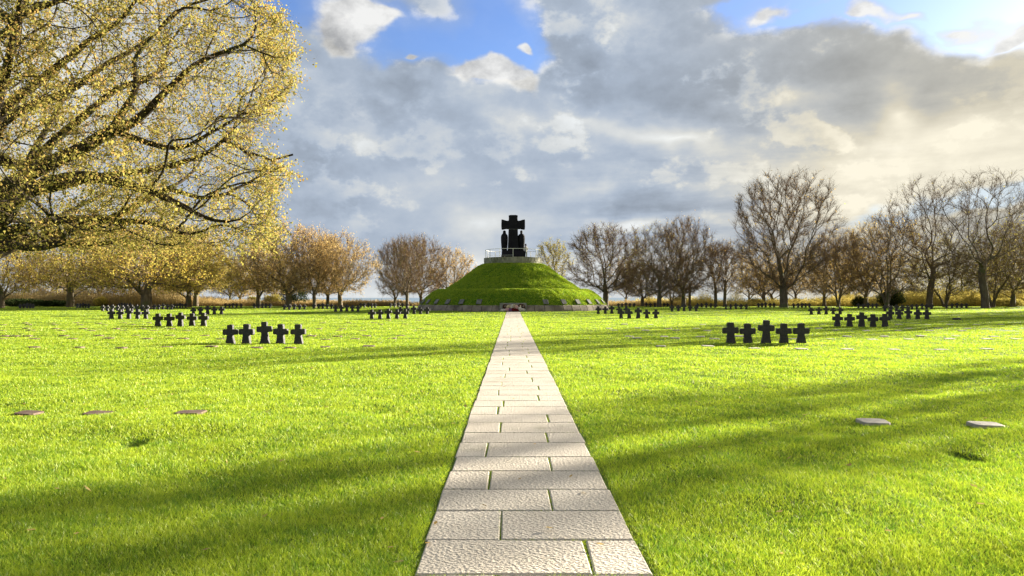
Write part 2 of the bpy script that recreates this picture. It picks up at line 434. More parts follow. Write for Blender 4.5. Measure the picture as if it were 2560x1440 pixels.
# ring wall on top of the mound
W0 = 5.3 + MZ
wall = empty('platform_wall', (MC[0], MC[1], W0 - .1), 'round two course platform wall of pale stone blocks on top of the mound', 'stone wall')
for c in range(2):
    bm = bmesh.new(); nb = 46; rw = random.Random(c)
    z0 = -.1 if c == 0 else .345; z1 = .335 if c == 0 else .80
    for i in range(nb):
        a0 = (i + .5 * c) / nb * 2 * pi + .008; a1 = (i + 1 + .5 * c) / nb * 2 * pi - .008; jr = rw.uniform(-.012, .012)
        ro, ri = 3.42 + jr + .01 * c, 2.9; vs = []
        for a in (a0, a1): vs.append([bm.verts.new((r * cos(a), r * sin(a), z)) for r, z in ((ro, z0), (ro, z1), (ri, z1), (ri, z0))])
        for k in range(4): bm.faces.new((vs[0][k], vs[1][k], vs[1][(k + 1) % 4], vs[0][(k + 1) % 4]))
        bm.faces.new(vs[0][::-1]); bm.faces.new(vs[1])
    bmesh.ops.recalc_face_normals(bm, faces=bm.faces)
    link('stone_course', bm_mesh('stone_course', bm), M['blockwall'], wall)
bm = bmesh.new(); bmesh.ops.create_cone(bm, segments=64, radius1=3.33, radius2=3.33, depth=.8, cap_ends=True); bmesh.ops.translate(bm, verts=bm.verts[:], vec=(0, 0, .33))
link('floor', bm_mesh('floor', bm), M['greystone'], wall)
FLZ = W0 - .1 + .73

def tube_bm(bm, pts, r, n=8, closed=False):
    pts = [Vector(p) for p in pts]; rings = []
    m = len(pts)
    for i, p in enumerate(pts):
        d = (pts[(i + 1) % m] - pts[i - 1]) if closed else (pts[min(i + 1, m - 1)] - pts[max(i - 1, 0)])
        d.normalize(); ref = Vector((0, 0, 1)) if abs(d.z) < .9 else Vector((1, 0, 0))
        u = d.cross(ref).normalized(); v = d.cross(u)
        rings.append([bm.verts.new(p + (u * cos(2 * pi * k / n) + v * sin(2 * pi * k / n)) * r) for k in range(n)])
    for i in range(m if closed else m - 1):
        a, b = rings[i], rings[(i + 1) % m]
        for k in range(n): bm.faces.new((a[k], a[(k + 1) % n], b[(k + 1) % n], b[k]))
    if not closed: bm.faces.new(rings[0][::-1]); bm.faces.new(rings[-1])

rail = empty('railing', (MC[0], MC[1], FLZ + .07), 'thin white metal railing around the platform on top of the mound', 'railing')
RR = 3.24
bm = bmesh.new(); tube_bm(bm, [(RR * cos(i / 72 * 2 * pi), RR * sin(i / 72 * 2 * pi), .95) for i in range(72)], .026, 8, True)
link('handrail', bm_mesh('handrail', bm, True), M['rail'], rail)
for i in range(13):
    a = -pi / 2 + i * 2 * pi / 13; bm = bmesh.new(); add_box(bm, (RR * cos(a), RR * sin(a), .46), (.055, .055, .94), a)
    link('post', bm_mesh('post', bm), M['rail'], rail)
bm = bmesh.new(); tube_bm(bm, [(RR * cos(i / 72 * 2 * pi), RR * sin(i / 72 * 2 * pi), .2) for i in range(20, 55)], .012, 6); link('lower_rail', bm_mesh('lower_rail', bm, True), M['rail'], rail)

# ---------------------------------------------------------------- monument: plinth, cross, two figures
PX = .02
bm = bmesh.new()
for (w, dd, z0, z1, t) in ((2.86, 2.0, 0, .48, .965), (2.72, 1.86, .485, .96, .97)):
    add_box(bm, (0, 0, (z0 + z1) / 2), (w, dd, z1 - z0), 0, t)
bmesh.ops.bevel(bm, geom=bm.edges[:], offset=.03, segments=2, affect='EDGES')
link('plinth', bm_mesh('plinth', bm), M['monument'], loc=(PX, MC[1], FLZ + .0), label='dark two stepped stone plinth under the big cross on the mound', category='plinth')
PT = FLZ + .95

def prism(outline, depth, bevel, seed=0, rough=0.0, subdiv=0):
    bm = bmesh.new(); f = bm.faces.new([bm.verts.new((x, -depth / 2, z)) for x, z in outline])
    r = bmesh.ops.extrude_face_region(bm, geom=[f]); bmesh.ops.translate(bm, verts=[e for e in r['geom'] if isinstance(e, bmesh.types.BMVert)], vec=(0, depth, 0))
    bmesh.ops.recalc_face_normals(bm, faces=bm.faces)
    if bevel:
        ed = [e for e in bm.edges if abs(e.verts[0].co.y - e.verts[1].co.y) < 1e-5]
        bmesh.ops.bevel(bm, geom=ed, offset=bevel, segments=2, affect='EDGES')
    bmesh.ops.triangulate(bm, faces=[f for f in bm.faces if len(f.verts) > 4])
    if rough:
        rr = random.Random(seed)
        bmesh.ops.subdivide_edges(bm, edges=[e for e in bm.edges if e.calc_length() > .09], cuts=1)
        for v in bm.verts: v.co += Vector((rr.uniform(-1, 1), rr.uniform(-1, 1), rr.uniform(-1, 1) if v.co.z > .02 else 0)) * rough
    return bm

def mirror(o): return o + [(-x, z) for x, z in reversed(o) if abs(x) > 1e-6]
zt, ab, atp = 11.27 - PT, 9.66 - PT, 10.72 - PT
half = [(.66, 0), (.62, .7), (.58, 1.5), (.55, ab - .12), (.54, ab + .01), (.85, ab + .03), (1.15, ab - .03), (1.33, ab - .06), (1.39, ab + .02), (1.405, ab + .5), (1.39, atp + .0), (1.33, atp + .05), (1.1, atp + .0), (.8, atp - .1), (.56, atp - .1), (.525, atp - .02), (.515, zt - .3), (.54, zt - .08), (.50, zt - .02), (.28, zt + .025)]
mono = empty('memorial_cross', (PX, MC[1], PT), 'huge black basalt cross with flared arms standing on the mound top', 'cross')
link('cross_body', bm_mesh('cross_body', prism(mirror(half), .95, .05, 3, .008)), M['monument'], mono)
bm = bmesh.new(); add_box(bm, (0, 0, ab - .04), (1.03, .965, .022)); link('joint', bm_mesh('joint', bm), M['greystone'], mono)

def figure(x, name, label, female):
    """robed stone figure: one continuous lofted body"""
    secs = [(0, .25, .23), (.10, .27, .25), (.5, .30, .27), (1.0, .335, .29), (1.5, .345, .30), (1.75, .335, .28), (1.92, .29, .24), (2.02, .20 if female else .15, .17), (2.08, .155 if female else .095, .15), (2.16, .15 if female else .12, .155), (2.28, .155 if female else .135, .16), (2.38, .125 if female else .115, .13), (2.43, .05, .05)]
    V = []; Q = []; n = 28
    for i, (z, a, b) in enumerate(secs):
        for k in range(n):
            t = 2 * pi * k / n; fold = 1 + (.035 * sin(6 * t + z) if z < 1.8 else 0)
            face = .035 if (2.1 < z < 2.3 and abs(t - pi / 2) < .35) else 0
            V.append((a * 1.2 * cos(t) * fold, b * sin(t) * fold + face, z))
    for i in range(len(secs) - 1):
        for k in range(n): Q.append((i * n + k, i * n + (k + 1) % n, (i + 1) * n + (k + 1) % n, (i + 1) * n + k))
    root = empty(name, (x, MC[1] + .05, PT), label, 'statue')
    body = link('robed_body', fast_mesh('robed_body', V, Q, smooth=True), M['monument'], root)
    sub = body.modifiers.new('sub', 'SUBSURF'); sub.levels = 1; sub.render_levels = 1
    bm = bmesh.new()   # folded forearms in front of the robe, facing away from the path
    for sgn in (-1, 1):
        tube_bm(bm, [(sgn * .31, .1, 1.45), (sgn * .26, .25, 1.3), (sgn * .12, .33, 1.36), (sgn * .02, .34, 1.42)], .065, 8)
    link('folded_arms', bm_mesh('folded_arms', bm, True), M['monument'], root)
    bm = bmesh.new(); add_box(bm, (0, 0, .02), (.56, .5, .06)); link('foot_slab', bm_mesh('foot_slab', bm), M['monument'], root)
figure(-1.02, 'stone_figure', 'dark robed stone figure with hooded head left of the big cross', True)
figure(.99, 'stone_figure', 'dark robed stone figure with bare round head right of the big cross', False)

# ---------------------------------------------------------------- visitor on the platform
def skin_obj(name, verts, edges, radii, mat, parent, root=0, lev=2):
    me = D.meshes.new(name); me.from_pydata([tuple(v) for v in verts], edges, []); me.update()
    o = link(name, me, mat, parent); o.modifiers.new('skin', 'SKIN')
    for i, r in enumerate(radii): me.skin_vertices[0].data[i].radius = (r, r) if not isinstance(r, tuple) else r
    me.skin_vertices[0].data[root].use_root = True
    s = o.modifiers.new('sub', 'SUBSURF'); s.levels = lev; s.render_levels = lev
    return o
mp = {}
for k, c in dict(skin=(.5, .33, .25), jacket=(.55, .54, .52), trousers=(.02, .02, .025), hair=(.05, .035, .02), shoe=(.02, .02, .02)).items():
    m, nt = material('person_' + k); finish(nt, principled(nt, nt.mix(nt.noise(obj_co(nt), 8), tuple(x * .8 for x in c), c), .8)); mp[k] = m
pr = empty('person', (1.52, MC[1] + .5, FLZ), 'person in pale jacket and dark trousers standing right of the big cross', 'person', rz=R(200))
# facing -y in local space
body_v = [(0, 0, .95), (0, .01, 1.1), (0, .01, 1.3), (0, 0, 1.44), (0, -.01, 1.5), (0, -.02, 1.56), (0, -.025, 1.63), (0, -.015, 1.7),
 (.18, 0, 1.40), (.23, .02, 1.14), (.17, -.16, 1.0), (.12, -.27, .98), (-.18, 0, 1.40), (-.23, .02, 1.14), (-.17, -.16, 1.0), (-.12, -.27, .98),
 (.09, 0, .88), (.10, -.02, .5), (.10, .02, .09), (.11, -.13, .05), (-.09, 0, .88), (-.10, .02, .5), (-.11, .05, .09), (-.12, -.09, .05)]
body_e = [(0, 1), (1, 2), (2, 3), (3, 4), (4, 5), (5, 6), (6, 7), (3, 8), (8, 9), (9, 10), (10, 11), (3, 12), (12, 13), (13, 14), (14, 15), (0, 16), (16, 17), (17, 18), (18, 19), (0, 20), (20, 21), (21, 22), (22, 23)]
body_r = [.12, .11, .125, .10, .055, .07, .085, .075, .05, .042, .034, .03, .05, .042, .034, .03, .075, .055, .042, .035, .075, .055, .042, .035]
skin_obj('body', body_v, body_e, body_r, mp['skin'], pr)
skin_obj('jacket', [(0, 0, .86), (0, .01, 1.05), (0, .01, 1.3), (0, 0, 1.42), (0, 0, 1.48), (.19, 0, 1.39), (.245, .02, 1.14), (.18, -.15, 1.0), (-.19, 0, 1.39), (-.245, .02, 1.14), (-.18, -.15, 1.0)],
 [(0, 1), (1, 2), (2, 3), (3, 4), (3, 5), (5, 6), (6, 7), (3, 8), (8, 9), (9, 10)], [(.18, .14), (.16, .13), (.165, .13), .11, .075, .07, .06, .05, .07, .06, .05], mp['jacket'], pr, 2)
skin_obj('trousers', [(0, 0, .96), (0, 0, .88), (.09, 0, .8), (.10, -.02, .5), (.10, .02, .12), (-.09, 0, .8), (-.10, .02, .5), (-.11, .05, .12)],
 [(0, 1), (1, 2), (2, 3), (3, 4), (1, 5), (5, 6), (6, 7)], [.14, .13, .095, .075, .06, .095, .075, .06], mp['trousers'], pr)
skin_obj('hair', [(0, .02, 1.62), (0, .015, 1.70), (0, -.02, 1.745)], [(0, 1), (1, 2)], [.075, .09, .06], mp['hair'], pr, 1)
for sx, sy in ((.105, 0), (-.115, .035)):
    bm = bmesh.new(); add_box(bm, (sx, sy - .05, .045), (.09, .27, .09), 0, .8); bmesh.ops.bevel(bm, geom=bm.edges[:], offset=.02, segments=2, affect='EDGES'); link('shoe', bm_mesh('shoe', bm, True), mp['shoe'], pr)

# ---------------------------------------------------------------- grave crosses
def cross_mesh(tall, seed):
    r = random.Random(seed)
    j = lambda a: a + r.uniform(-.008, .008)
    if tall: b, nk, w, st, a0, a1, h = .155, .10, .262, .098, .385, .585, .745
    else: b, nk, w, st, a0, a1, h = .145, .102, .26, .10, .30, .495, .665
    def side():
        return [(b + .008, -.12), (j(b), .02), (j(b - .018), .11), (j(nk + .008), a0 - .07), (j(nk), a0 - .02), (nk + .025, j(a0)), (j(w - .03), j(a0 - .003)), (j(w - .005), a0 + .025), (j(w), (a0 + a1) / 2), (j(w - .004), a1 - .02), (w - .025, j(a1)), (st + .02, j(a1 + .002)), (j(st), a1 + .02), (j(st + .006), h - .03), (st - .02, j(h - .006))]
    s1, s2 = side(), side()
    out = s1 + [(0, h)] + [(-x, z) for x, z in reversed(s2)]
    bm = prism(out, .17, .012, seed, .0045)
    return bm_mesh('grave_cross', bm)
CM = [[cross_mesh(False, k) for k in range(6)], [cross_mesh(True, k + 20) for k in range(4)]]
for l in CM:
    for me in l: me.materials.append(M['basalt'])
rc = random.Random(77)
POS5 = ['leftmost', 'second from left', 'tall middle', 'second from right', 'rightmost']
GR = [
 ('the nearest row of five on the left lawn', 858, [577, 617, 663, 702, 747]),
 ('the second nearest row on the left lawn', 816.3, [395.5, 424, 451.5, 480.5, 509.5]),
 ('the five behind the second left row', 797, [279, 301, 322, 344, 365]),
 ('the far left five before the thick trunk', 778, [257, 269, 281, 294, 306]),
 ('the five just below the thickest left trunk', 778.3, [318, 330, 342.5, 356, 369]),
 ('the five behind the right end of second left row', 786, [484, 501, 519, 536, 554]),
 ('the five nearest the path on the left', 797, [929.5, 950, 971, 992, 1013]),
 ('the five at the left foot of the mound', 785, [1001, 1017.5, 1035, 1051, 1068]),
 ('the row of five under the round tan tree', 779.7, [839, 853, 867, 881, 895]),
 ('the row of five below the dark bush', 774.5, [711, 723, 736, 749, 761]),
 ('the small five left of the round tan tree', 772, [785, 797, 807, 818, 829]),
 ('the tiny row right of the round tan tree', 768.8, [902, 911, 921, 930, 938]),
 ('the tiny row under the low forked tree', 770.5, [636, 646, 656, 665, 675]),
 ('the tiny row left of the low forked tree', 770, [564, 574, 583, 592, 603]),
 ('the tiny row left of the mound kerb', 768.8, [976, 986, 996, 1006, 1018]),
 ('the small row right of thickest left trunk', 774, [386, 397, 408, 419, 429.5]),
 ('the tiny row between two left trunks', 770.3, [436, 443, 450.5, 457, 464]),
 ('the small lit row at the far left end', 771.3, [51, 59.5, 68, 76, 83]),
 ('the tiny row right of the second left trunk', 770, [194, 201, 208, 215, 222]),
 ('the tiny row behind the far left rows', 769, [298, 305, 312, 319, 326]),
 ('the nearest row of five on the right lawn', 858.7, [1826.5, 1869, 1914, 1959, 2002.5]),
 ('the second nearest row on the right lawn', 818, [2093, 2123.5, 2153, 2182, 2212]),
 ('the five behind and right of second right row', 798.7, [2224.5, 2247.5, 2270.5, 2294, 2317]),
 ('the five below the orange trees on the right', 786.5, [2028, 2047, 2065, 2083, 2100]),
 ('the far five below the round evergreen bush', 778.5, [2212, 2227, 2241, 2256, 2269]),
 ('the five nearest the path on the right', 796.5, [1552.5, 1573, 1595, 1617, 1639.5]),
 ('the five at the right foot of the mound', 785, [1495.5, 1513, 1529.5, 1547.5, 1565.5]),
 ('the five below the pale forked trunk', 778.5, [1680, 1696, 1710, 1725, 1740]),
 ('the small five below the two slim trees', 773, [1814.5, 1826.5, 1839.5, 1852.5, 1865.5]),
 ('the tiny row left of the two slim trees', 769.7, [1744, 1754, 1765.5, 1777, 1788]),
 ('the tiny row just right of the mound kerb', 767.8, [1546, 1555, 1565, 1575, 1585]),
 ('the tiny row left of the pale forked trunk', 767.5, [1615.5, 1626, 1637, 1660, 1669]),
 ('the tiny row left of the tallest bare tree', 768.3, [1896, 1905, 1914, 1925, 1935]),
 ('the tiny row right of the tallest bare tree', 769, [1984, 1995, 2005, 2014, 2023]),
 ('the tiny row left of the evergreen bush', 770.5, [2146, 2158, 2170, 2181, 2191]),
 ('the small row right of the evergreen bush', 773, [2280, 2292, 2305, 2316, 2329]),
 ('the tiny row at far right under the trees', 770, [2366, 2380, 2392, 2404, 2416])]
firsts = {}
for gi, (desc, py, pxs) in enumerate(GR):
    for k, px in enumerate(pxs):
        x, y, z = g(px, py); tall = (k == 2)
        me = rc.choice(CM[1 if tall else 0])
        o = link('grave_cross', me, loc=(x, y, z + .03), label=f'stone cross, {POS5[k]} in {desc}', category='cross', group='short dark basalt grave crosses')
        o.rotation_euler = (rc.uniform(-.03, .03), rc.uniform(-.03, .03), R(-3) + rc.uniform(-.06, .06)); s = rc.uniform(.97, 1.04); o.scale = (s, s, s)
CP = np.array([g(px, py)[:2] for _, py, pxs in GR for px in pxs])

# ---------------------------------------------------------------- grave slabs
def slab_mesh(seed):
    r = random.Random(seed); w, d, c = .195, .165, .05
    out = [(-w + c, -d), (w - c, -d), (w, -d + c), (w + .01, d - c), (w - c, d), (-w + c, d), (-w - .01, d - c), (-w, -d + c)]
    bm = bmesh.new(); f = bm.faces.new([bm.verts.new((x + r.uniform(-.01, .01), y + r.uniform(-.01, .01), -.05)) for x, y in out])
    e = bmesh.ops.extrude_face_region(bm, geom=[f]); bmesh.ops.translate(bm, verts=[v for v in e['geom'] if isinstance(v, bmesh.types.BMVert)], vec=(0, 0, .10))
    bmesh.ops.recalc_face_normals(bm, faces=bm.faces)
    bmesh.ops.bevel(bm, geom=[q for q in bm.edges if q.verts[0].co.z > 0 and q.verts[1].co.z > 0], offset=.008, segments=1, affect='EDGES')
    return bm_mesh('grave_slab', bm)
SM = {s: [slab_mesh(10 * i + k) for k in range(3)] for i, s in enumerate(('left', 'right'))}
for me in SM['left']: me.materials.append(M['slab_red'])
for me in SM['right']: me.materials.append(M['slab_grey'])
for (x, y, z, side, ri, ci, n) in SLABS:
    tone = 'brown' if side == 'left' else 'pale grey'
    o = link('grave_slab', rc.choice(SM[side]), loc=(x, y, z - .010), label=f'flat {tone} grave slab, {ORD[ci] if ci < 11 else "last"} from left, {NEAR[ri]} slab row, {side} lawn', category='grave slab', group='flat grave slabs in the lawn')
    o.rotation_euler = (rc.uniform(.0, .07), rc.uniform(-.03, .03), rc.uniform(-.12, .12)); s = rc.uniform(.74, .90); o.scale = (s, s, .9)
bm = bmesh.new(); add_box(bm, (0, 0, .06), (.5, .34, .16), 0, .8); bmesh.ops.bevel(bm, geom=bm.edges[:], offset=.03, segments=2, affect='EDGES')
x, y, z = g(2391, 800); link('stone_marker', bm_mesh('stone_marker', bm), M['basalt'], loc=(x, y, z), label='small dark stone lying alone on the far right lawn', category='stone')

# ---------------------------------------------------------------- lawn blades
def make_blades():
    N = 2000000
    lg = rng.random(N) * math.log(122 / 3.0); d = 3.0 * np.exp(lg)
    # constant density close by would be wasteful: log spacing gives 1/d^2 density
    t = rng.uniform(-.86, .86, N); x = d * t + CAMX; y = d
    keep = (np.abs(x) > PW + .016 - .045 * np.clip(vnoise(x * 0 + np.sign(x) * 5, y, .35, 12) * 1.6 - .6, 0, 1)) | (rng.random(N) < .0)
    keep &= np.hypot(x - MC[0], y - MC[1]) > 11.35
    keep &= ~((np.abs(x) < 1.6) & (y > fy - .45) & (y < fy + .7))
    x, y, d = x[keep], y[keep], d[keep]
    kk = np.ones(len(x), bool)
    for (a, b) in SP:
        near = (np.abs(x - a) < .20) & (np.abs(y - b) < .18)
        kk[near] = False
    x, y, d = x[kk], y[kk], d[kk]
    z = H(x, y)
    hh = rng.uniform(.018, .042, len(x)) * (1 + .5 * (vnoise(x, y, .5, 9) - .4)) * np.clip((np.abs(x) - PW) / .06, .45, 1)
    w = np.maximum(.0045, .00095 * d) * rng.uniform(.7, 1.3, len(x))
    # joints between the slabs: short tufts
    jy = []
    for yy_ in yb:
        if 3 < yy_ < 40: 
            k = int(900 / yy_); jx_ = rng.uniform(-PW, PW, k); msk = vnoise(jx_, jx_ * 0 + yy_ * 3, .25, 4) > .5; jx_ = jx_[msk]; jy += [(a, yy_ + rng.normal() * .004, yy_) for a in jx_]
    for i in range(len(yb) - 1):
        if 3 < yb[i] < 40:
            xj = -PW + 2 * PW * fr[i]; k = int(700 / yb[i]); yy2 = rng.uniform(yb[i], yb[i + 1], k); jy += [(xj + rng.normal() * .007, b, b) for b in yy2]
    jy = np.array(jy)
    x = np.concatenate([x, jy[:, 0]]); y = np.concatenate([y, jy[:, 1]]); d = np.concatenate([d, jy[:, 2]]); z = np.concatenate([z, H(jy[:, 0], jy[:, 1]) - .004])
    hh = np.concatenate([hh, rng.uniform(.012, .026, len(jy))]); w = np.concatenate([w, np.maximum(.005, .0008 * jy[:, 2])])
    # the mound's own turf
    Nm = 200000
    a = rng.uniform(-pi * 1.02, .02 * pi, Nm) ; rr = np.sqrt(rng.uniform(3.4 ** 2, 11.0 ** 2, Nm))
    mx, my = MC[0] + rr * np.cos(a), MC[1] + rr * np.sin(a); mzz = mound_z(rr) - .02 + mnoise(mx - MC[0], my - MC[1], rr)
    ok = ~((np.abs(mx) < 1.4) & (rr > 10.75) & (my < MC[1]))
    mx, my, mzz = mx[ok], my[ok], mzz[ok]
    x = np.concatenate([x, mx]); y = np.concatenate([y, my]); z = np.concatenate([z, mzz])
    hh = np.concatenate([hh, rng.uniform(.04, .15, len(mx))]); w = np.concatenate([w, rng.uniform(.03, .06, len(mx))])
    n = len(x); az = rng.uniform(0, 2 * pi, n)
    dx, dy = np.cos(az) * w / 2, np.sin(az) * w / 2
    la = rng.uniform(0, 2 * pi, n); lean = rng.uniform(.2, 1.5, n) * hh
    V = np.zeros((n, 3, 3), np.float32)
    V[:, 0] = np.stack([x - dx, y - dy, z - .004], 1); V[:, 1] = np.stack([x + dx, y + dy, z - .004], 1)
    V[:, 2] = np.stack([x + np.cos(la) * lean, y + np.sin(la) * lean, z + hh], 1)
    return fast_mesh('lawn_grass', V.reshape(-1, 3), np.arange(n * 3).reshape(n, 3), np.repeat(rng.random(n), 3))
link('lawn_grass', make_blades(), M['blades'], label='short bright green lawn grass around the path, slabs and mound', category='grass', kind='stuff')

# a few fallen leaves lie about on the grass
nl = 420; lx = rng.uniform(-16, 16, nl); ly = 3.5 + 22 * rng.random(nl) ** .7; lx *= ly / 18
c_ = np.stack([lx, ly, H(lx, ly) + rng.uniform(.02, .045, nl)], 1); u_ = rng.normal(size=(nl, 3)); u_[:, 2] *= .35; u_ /= np.linalg.norm(u_, axis=1)[:, None]; w_ = np.cross(u_, [0, 0, 1.]); s_ = rng.uniform(.02, .045, (nl, 1))
V = np.stack([c_ - u_ * s_, c_ + w_ * s_ * .6, c_ + u_ * s_, c_ - w_ * s_ * .6], 1).reshape(-1, 3)
link('fallen_leaves', fast_mesh('fallen_leaves', V, np.arange(nl * 4).reshape(nl, 4), np.repeat(rng.random(nl), 4)), M['leaf_tan'], label='small dry leaves scattered over the nearer lawn', category='leaves', kind='stuff')

# ---------------------------------------------------------------- trees
class Tree:
    def __init__(s): s.p = []; s.par = []; s.len = []; s.dir = []
    def add(s, p, par):
        p = np.asarray(p, float); s.p.append(p); s.par.append(par)
        if par >= 0:
            d = p - s.p[par]; L = np.linalg.norm(d) + 1e-9; s.len.append(s.len[par] + L); s.dir.append(d / L)
        else: s.len.append(0); s.dir.append(np.array([0, 0, 1.]))
        return len(s.p) - 1
    def line(s, pts, par=-1, step=.6, wob=.0, rg=None):
        pts = [np.asarray(p, float) for p in pts]
        i = par
        if par < 0: i = s.add(pts[0], -1)
        start = s.p[i] if par >= 0 else pts[0]
        seq = [start] + (pts if par >= 0 else pts[1:])
        for a, b in zip(seq[:-1], seq[1:]):
            n = max(1, int(np.linalg.norm(b - a) / step))
            for k in range(1, n + 1):
                p = a + (b - a) * k / n
                if rg is not None and wob: p = p + rg.normal(size=3) * wob
                i = s.add(p, i)
        return i
    def grow(s, pts, alpha=.15, back=.6, step=.8, curve=.45, rg=None, wob=.0, first=0, det=0.0):
        for q in pts:
            Pn = np.array(s.p[first:]); Ln = np.array(s.len[first:]); Dn = np.array(s.dir[first:])
            v = q - Pn; dist = np.linalg.norm(v, axis=1) + 1e-6; c = (v * Dn).sum(1) / dist
            cost = dist * (1 + back * np.maximum(0, .55 - c)) + alpha * Ln
            if det: cost = cost + det * (Ln - Ln[0] + dist - np.linalg.norm(q - Pn[0]))
            j = int(np.argmin(cost)) + first; L = dist[j - first]
            if L < .12: continue
            n = max(1, int(L / step)); a = s.p[j]; ctrl = a + s.dir[j] * L * curve + np.array([0, 0, .0]); i = j
            for k in range(1, n + 1):
                t = k / n; p = (1 - t) ** 2 * a + 2 * t * (1 - t) * ctrl + t * t * q
                if rg is not None and wob and k < n: p = p + rg.normal(size=3) * wob * min(1, L)
                i = s.add(p, i)
    def finish(s, rtip=.012, ex=2.35, rmax=None):
        s.P = np.array(s.p); s.A = np.array(s.par); n = len(s.P)
        acc = np.zeros(n); main = np.full(n, -1); best = np.zeros(n)
        for i in range(n - 1, 0, -1):
            if acc[i] == 0: acc[i] = rtip ** ex
            p = s.A[i]
            if p >= 0:
                acc[p] += acc[i]
                if acc[i] > best[p]: best[p] = acc[i]; main[p] = i
        s.leaf = best == 0; s.r = acc ** (1 / ex); s.main = main
        if rmax is not None: s.r = s.r * (rmax / s.r[0])**np.clip(s.r / s.r[0] * 1.3, 0, 1)
        # children's first segments ease out of the parent
        for _ in range(2):
            Q = s.P.copy()
            ok = (s.A >= 0) & (main >= 0)
            Q[ok] = .5 * s.P[ok] + .25 * s.P[s.A[ok]] + .25 * s.P[main[ok]]; Q[0] = s.P[0]; s.P = Q
    def tubes(s, rmin, rmax, sides):
        i = np.where((s.A >= 0) & (s.r >= rmin) & (s.r < rmax))[0]
        if len(i) == 0: return np.zeros((0, 3)), np.zeros((0, 4), int)
        par = s.A[i]; P0 = s.P[par]; P1 = s.P[i]; e = P1 - P0; e /= np.linalg.norm(e, axis=1)[:, None] + 1e-9
        nd = np.zeros_like(s.P); al = np.where(s.A >= 0)[0]; dd = s.P[al] - s.P[s.A[al]]; dd /= np.linalg.norm(dd, axis=1)[:, None] + 1e-9; nd[al] = dd
        nd[0] = (0, 0, 1)
        av = nd.copy(); mk = s.main >= 0; av[mk] = nd[mk] + nd[s.main[mk]]; av /= np.linalg.norm(av, axis=1)[:, None] + 1e-9
        ismain = s.main[par] == i
        d0 = np.where(ismain[:, None], av[par], e); r0 = np.where(ismain, s.r[par], np.minimum(s.r[i] * 1.15, s.r[par])); d1 = av[i]; r1 = s.r[i]
        ref = np.array([.31, .93, .17])
        def ring(c, d, r):
            u = np.cross(d, ref); u /= np.linalg.norm(u, axis=1)[:, None] + 1e-9; v = np.cross(d, u)
            th = np.arange(sides) / sides * 2 * pi
            return c[:, None] + (u[:, None] * np.cos(th)[None, :, None] + v[:, None] * np.sin(th)[None, :, None]) * r[:, None, None]
        R0 = ring(P0, d0, r0); R1 = ring(P1, d1, r1); n = len(i)
        V = np.concatenate([R0, R1], 1).reshape(-1, 3)
        b = (np.arange(n) * 2 * sides)[:, None]; k = np.arange(sides)[None]; k2 = (k + 1) % sides
        Fq = np.stack([b + k, b + k2, b + sides + k2, b + sides + k], -1).reshape(-1, 4)
        return V, Fq

def cat(parts):
    V = []; Q = []; o = 0
    for v, q in parts:
        V.append(v); Q.append(q + o); o += len(v)
    return np.concatenate(V), np.concatenate(Q)

def twigs_leaves(t, rg, rlim, ntw, L, w, nleaf, ls, centre, up=.35, spread=.9, out=.5, leafprob=None):
    """fine twigs (long thin triangles, forked once) and leaf quads"""
    i = np.where((t.A >= 0) & (t.r < rlim))[0]
    i = np.repeat(i, ntw); par = t.A[i]
    f = rg.random((len(i), 1)); S = t.P[par] * (1 - f) + t.P[i] * f
    d = t.P[i] - t.P[par]; d /= np.linalg.norm(d, axis=1)[:, None] + 1e-9
    o = S - centre; o /= np.linalg.norm(o, axis=1)[:, None] + 1e-9
    r = rg.normal(size=S.shape); r /= np.linalg.norm(r, axis=1)[:, None]
    v = d * .8 + o * out + r * spread + np.array([0, 0, up]); v /= np.linalg.norm(v, axis=1)[:, None]
    LL = L * rg.uniform(.45, 1.2, (len(i), 1)); mid = S + v * LL * .5 + rg.normal(size=S.shape) * LL * .07; E = mid + (v + rg.normal(size=S.shape) * .35) * LL * .5
    V = []; 
    def tri(a, b, ww):
        k = np.cross(b - a, rg.normal(size=a.shape)); k /= np.linalg.norm(k, axis=1)[:, None] + 1e-9
        return np.stack([a - k * ww, a + k * ww, b], 1)
    T = [tri(S, mid + (mid - S) * .35, w), tri(mid, E, w * .7)]
    for _ in range(2):
        f = rg.uniform(.2, .9, (len(i), 1)); a = S * (1 - f) + mid * f; b = a + (v + rg.normal(size=S.shape) * .75) * LL * .42; T.append(tri(a, b, w * .6))
        if _ == 0: E2 = b
    T = np.concatenate(T).reshape(-1, 3); TF = np.arange(len(T)).reshape(-1, 3)
    LV = LF = LA = None
    if nleaf > 0:
        k = int(nleaf) + 1; pr = nleaf / k
        base = np.repeat(np.concatenate([S, mid, E, E2]), 1, axis=0)
        tip = np.concatenate([mid, E, E + (E - mid) * .1, b])
        m = int(len(i) * nleaf); pick = rg.integers(0, len(base), m)
        if leafprob is not None: pick = pick[rg.random(m) < leafprob(base[pick])]; m = len(pick)
        f = rg.random((m, 1)); c = base[pick] * (1 - f) + tip[pick] * f + rg.normal(size=(m, 3)) * ls * .8
        u = rg.normal(size=(m, 3)); u[:, 2] -= .3; u /= np.linalg.norm(u, axis=1)[:, None]; x = np.cross(u, rg.normal(size=(m, 3))); x /= np.linalg.norm(x, axis=1)[:, None]
        sz = ls * rg.uniform(.5, 1.45, (m, 1))
        LV = np.stack([c, c + u * sz * .55 + x * sz * .38, c + u * sz * 1.1, c + u * sz * .5 - x * sz * .38], 1).reshape(-1, 3)
        LF = np.arange(m * 4).reshape(m, 4); LA = np.repeat(rg.random(m), 4)
    return T, TF, LV, LF, LA

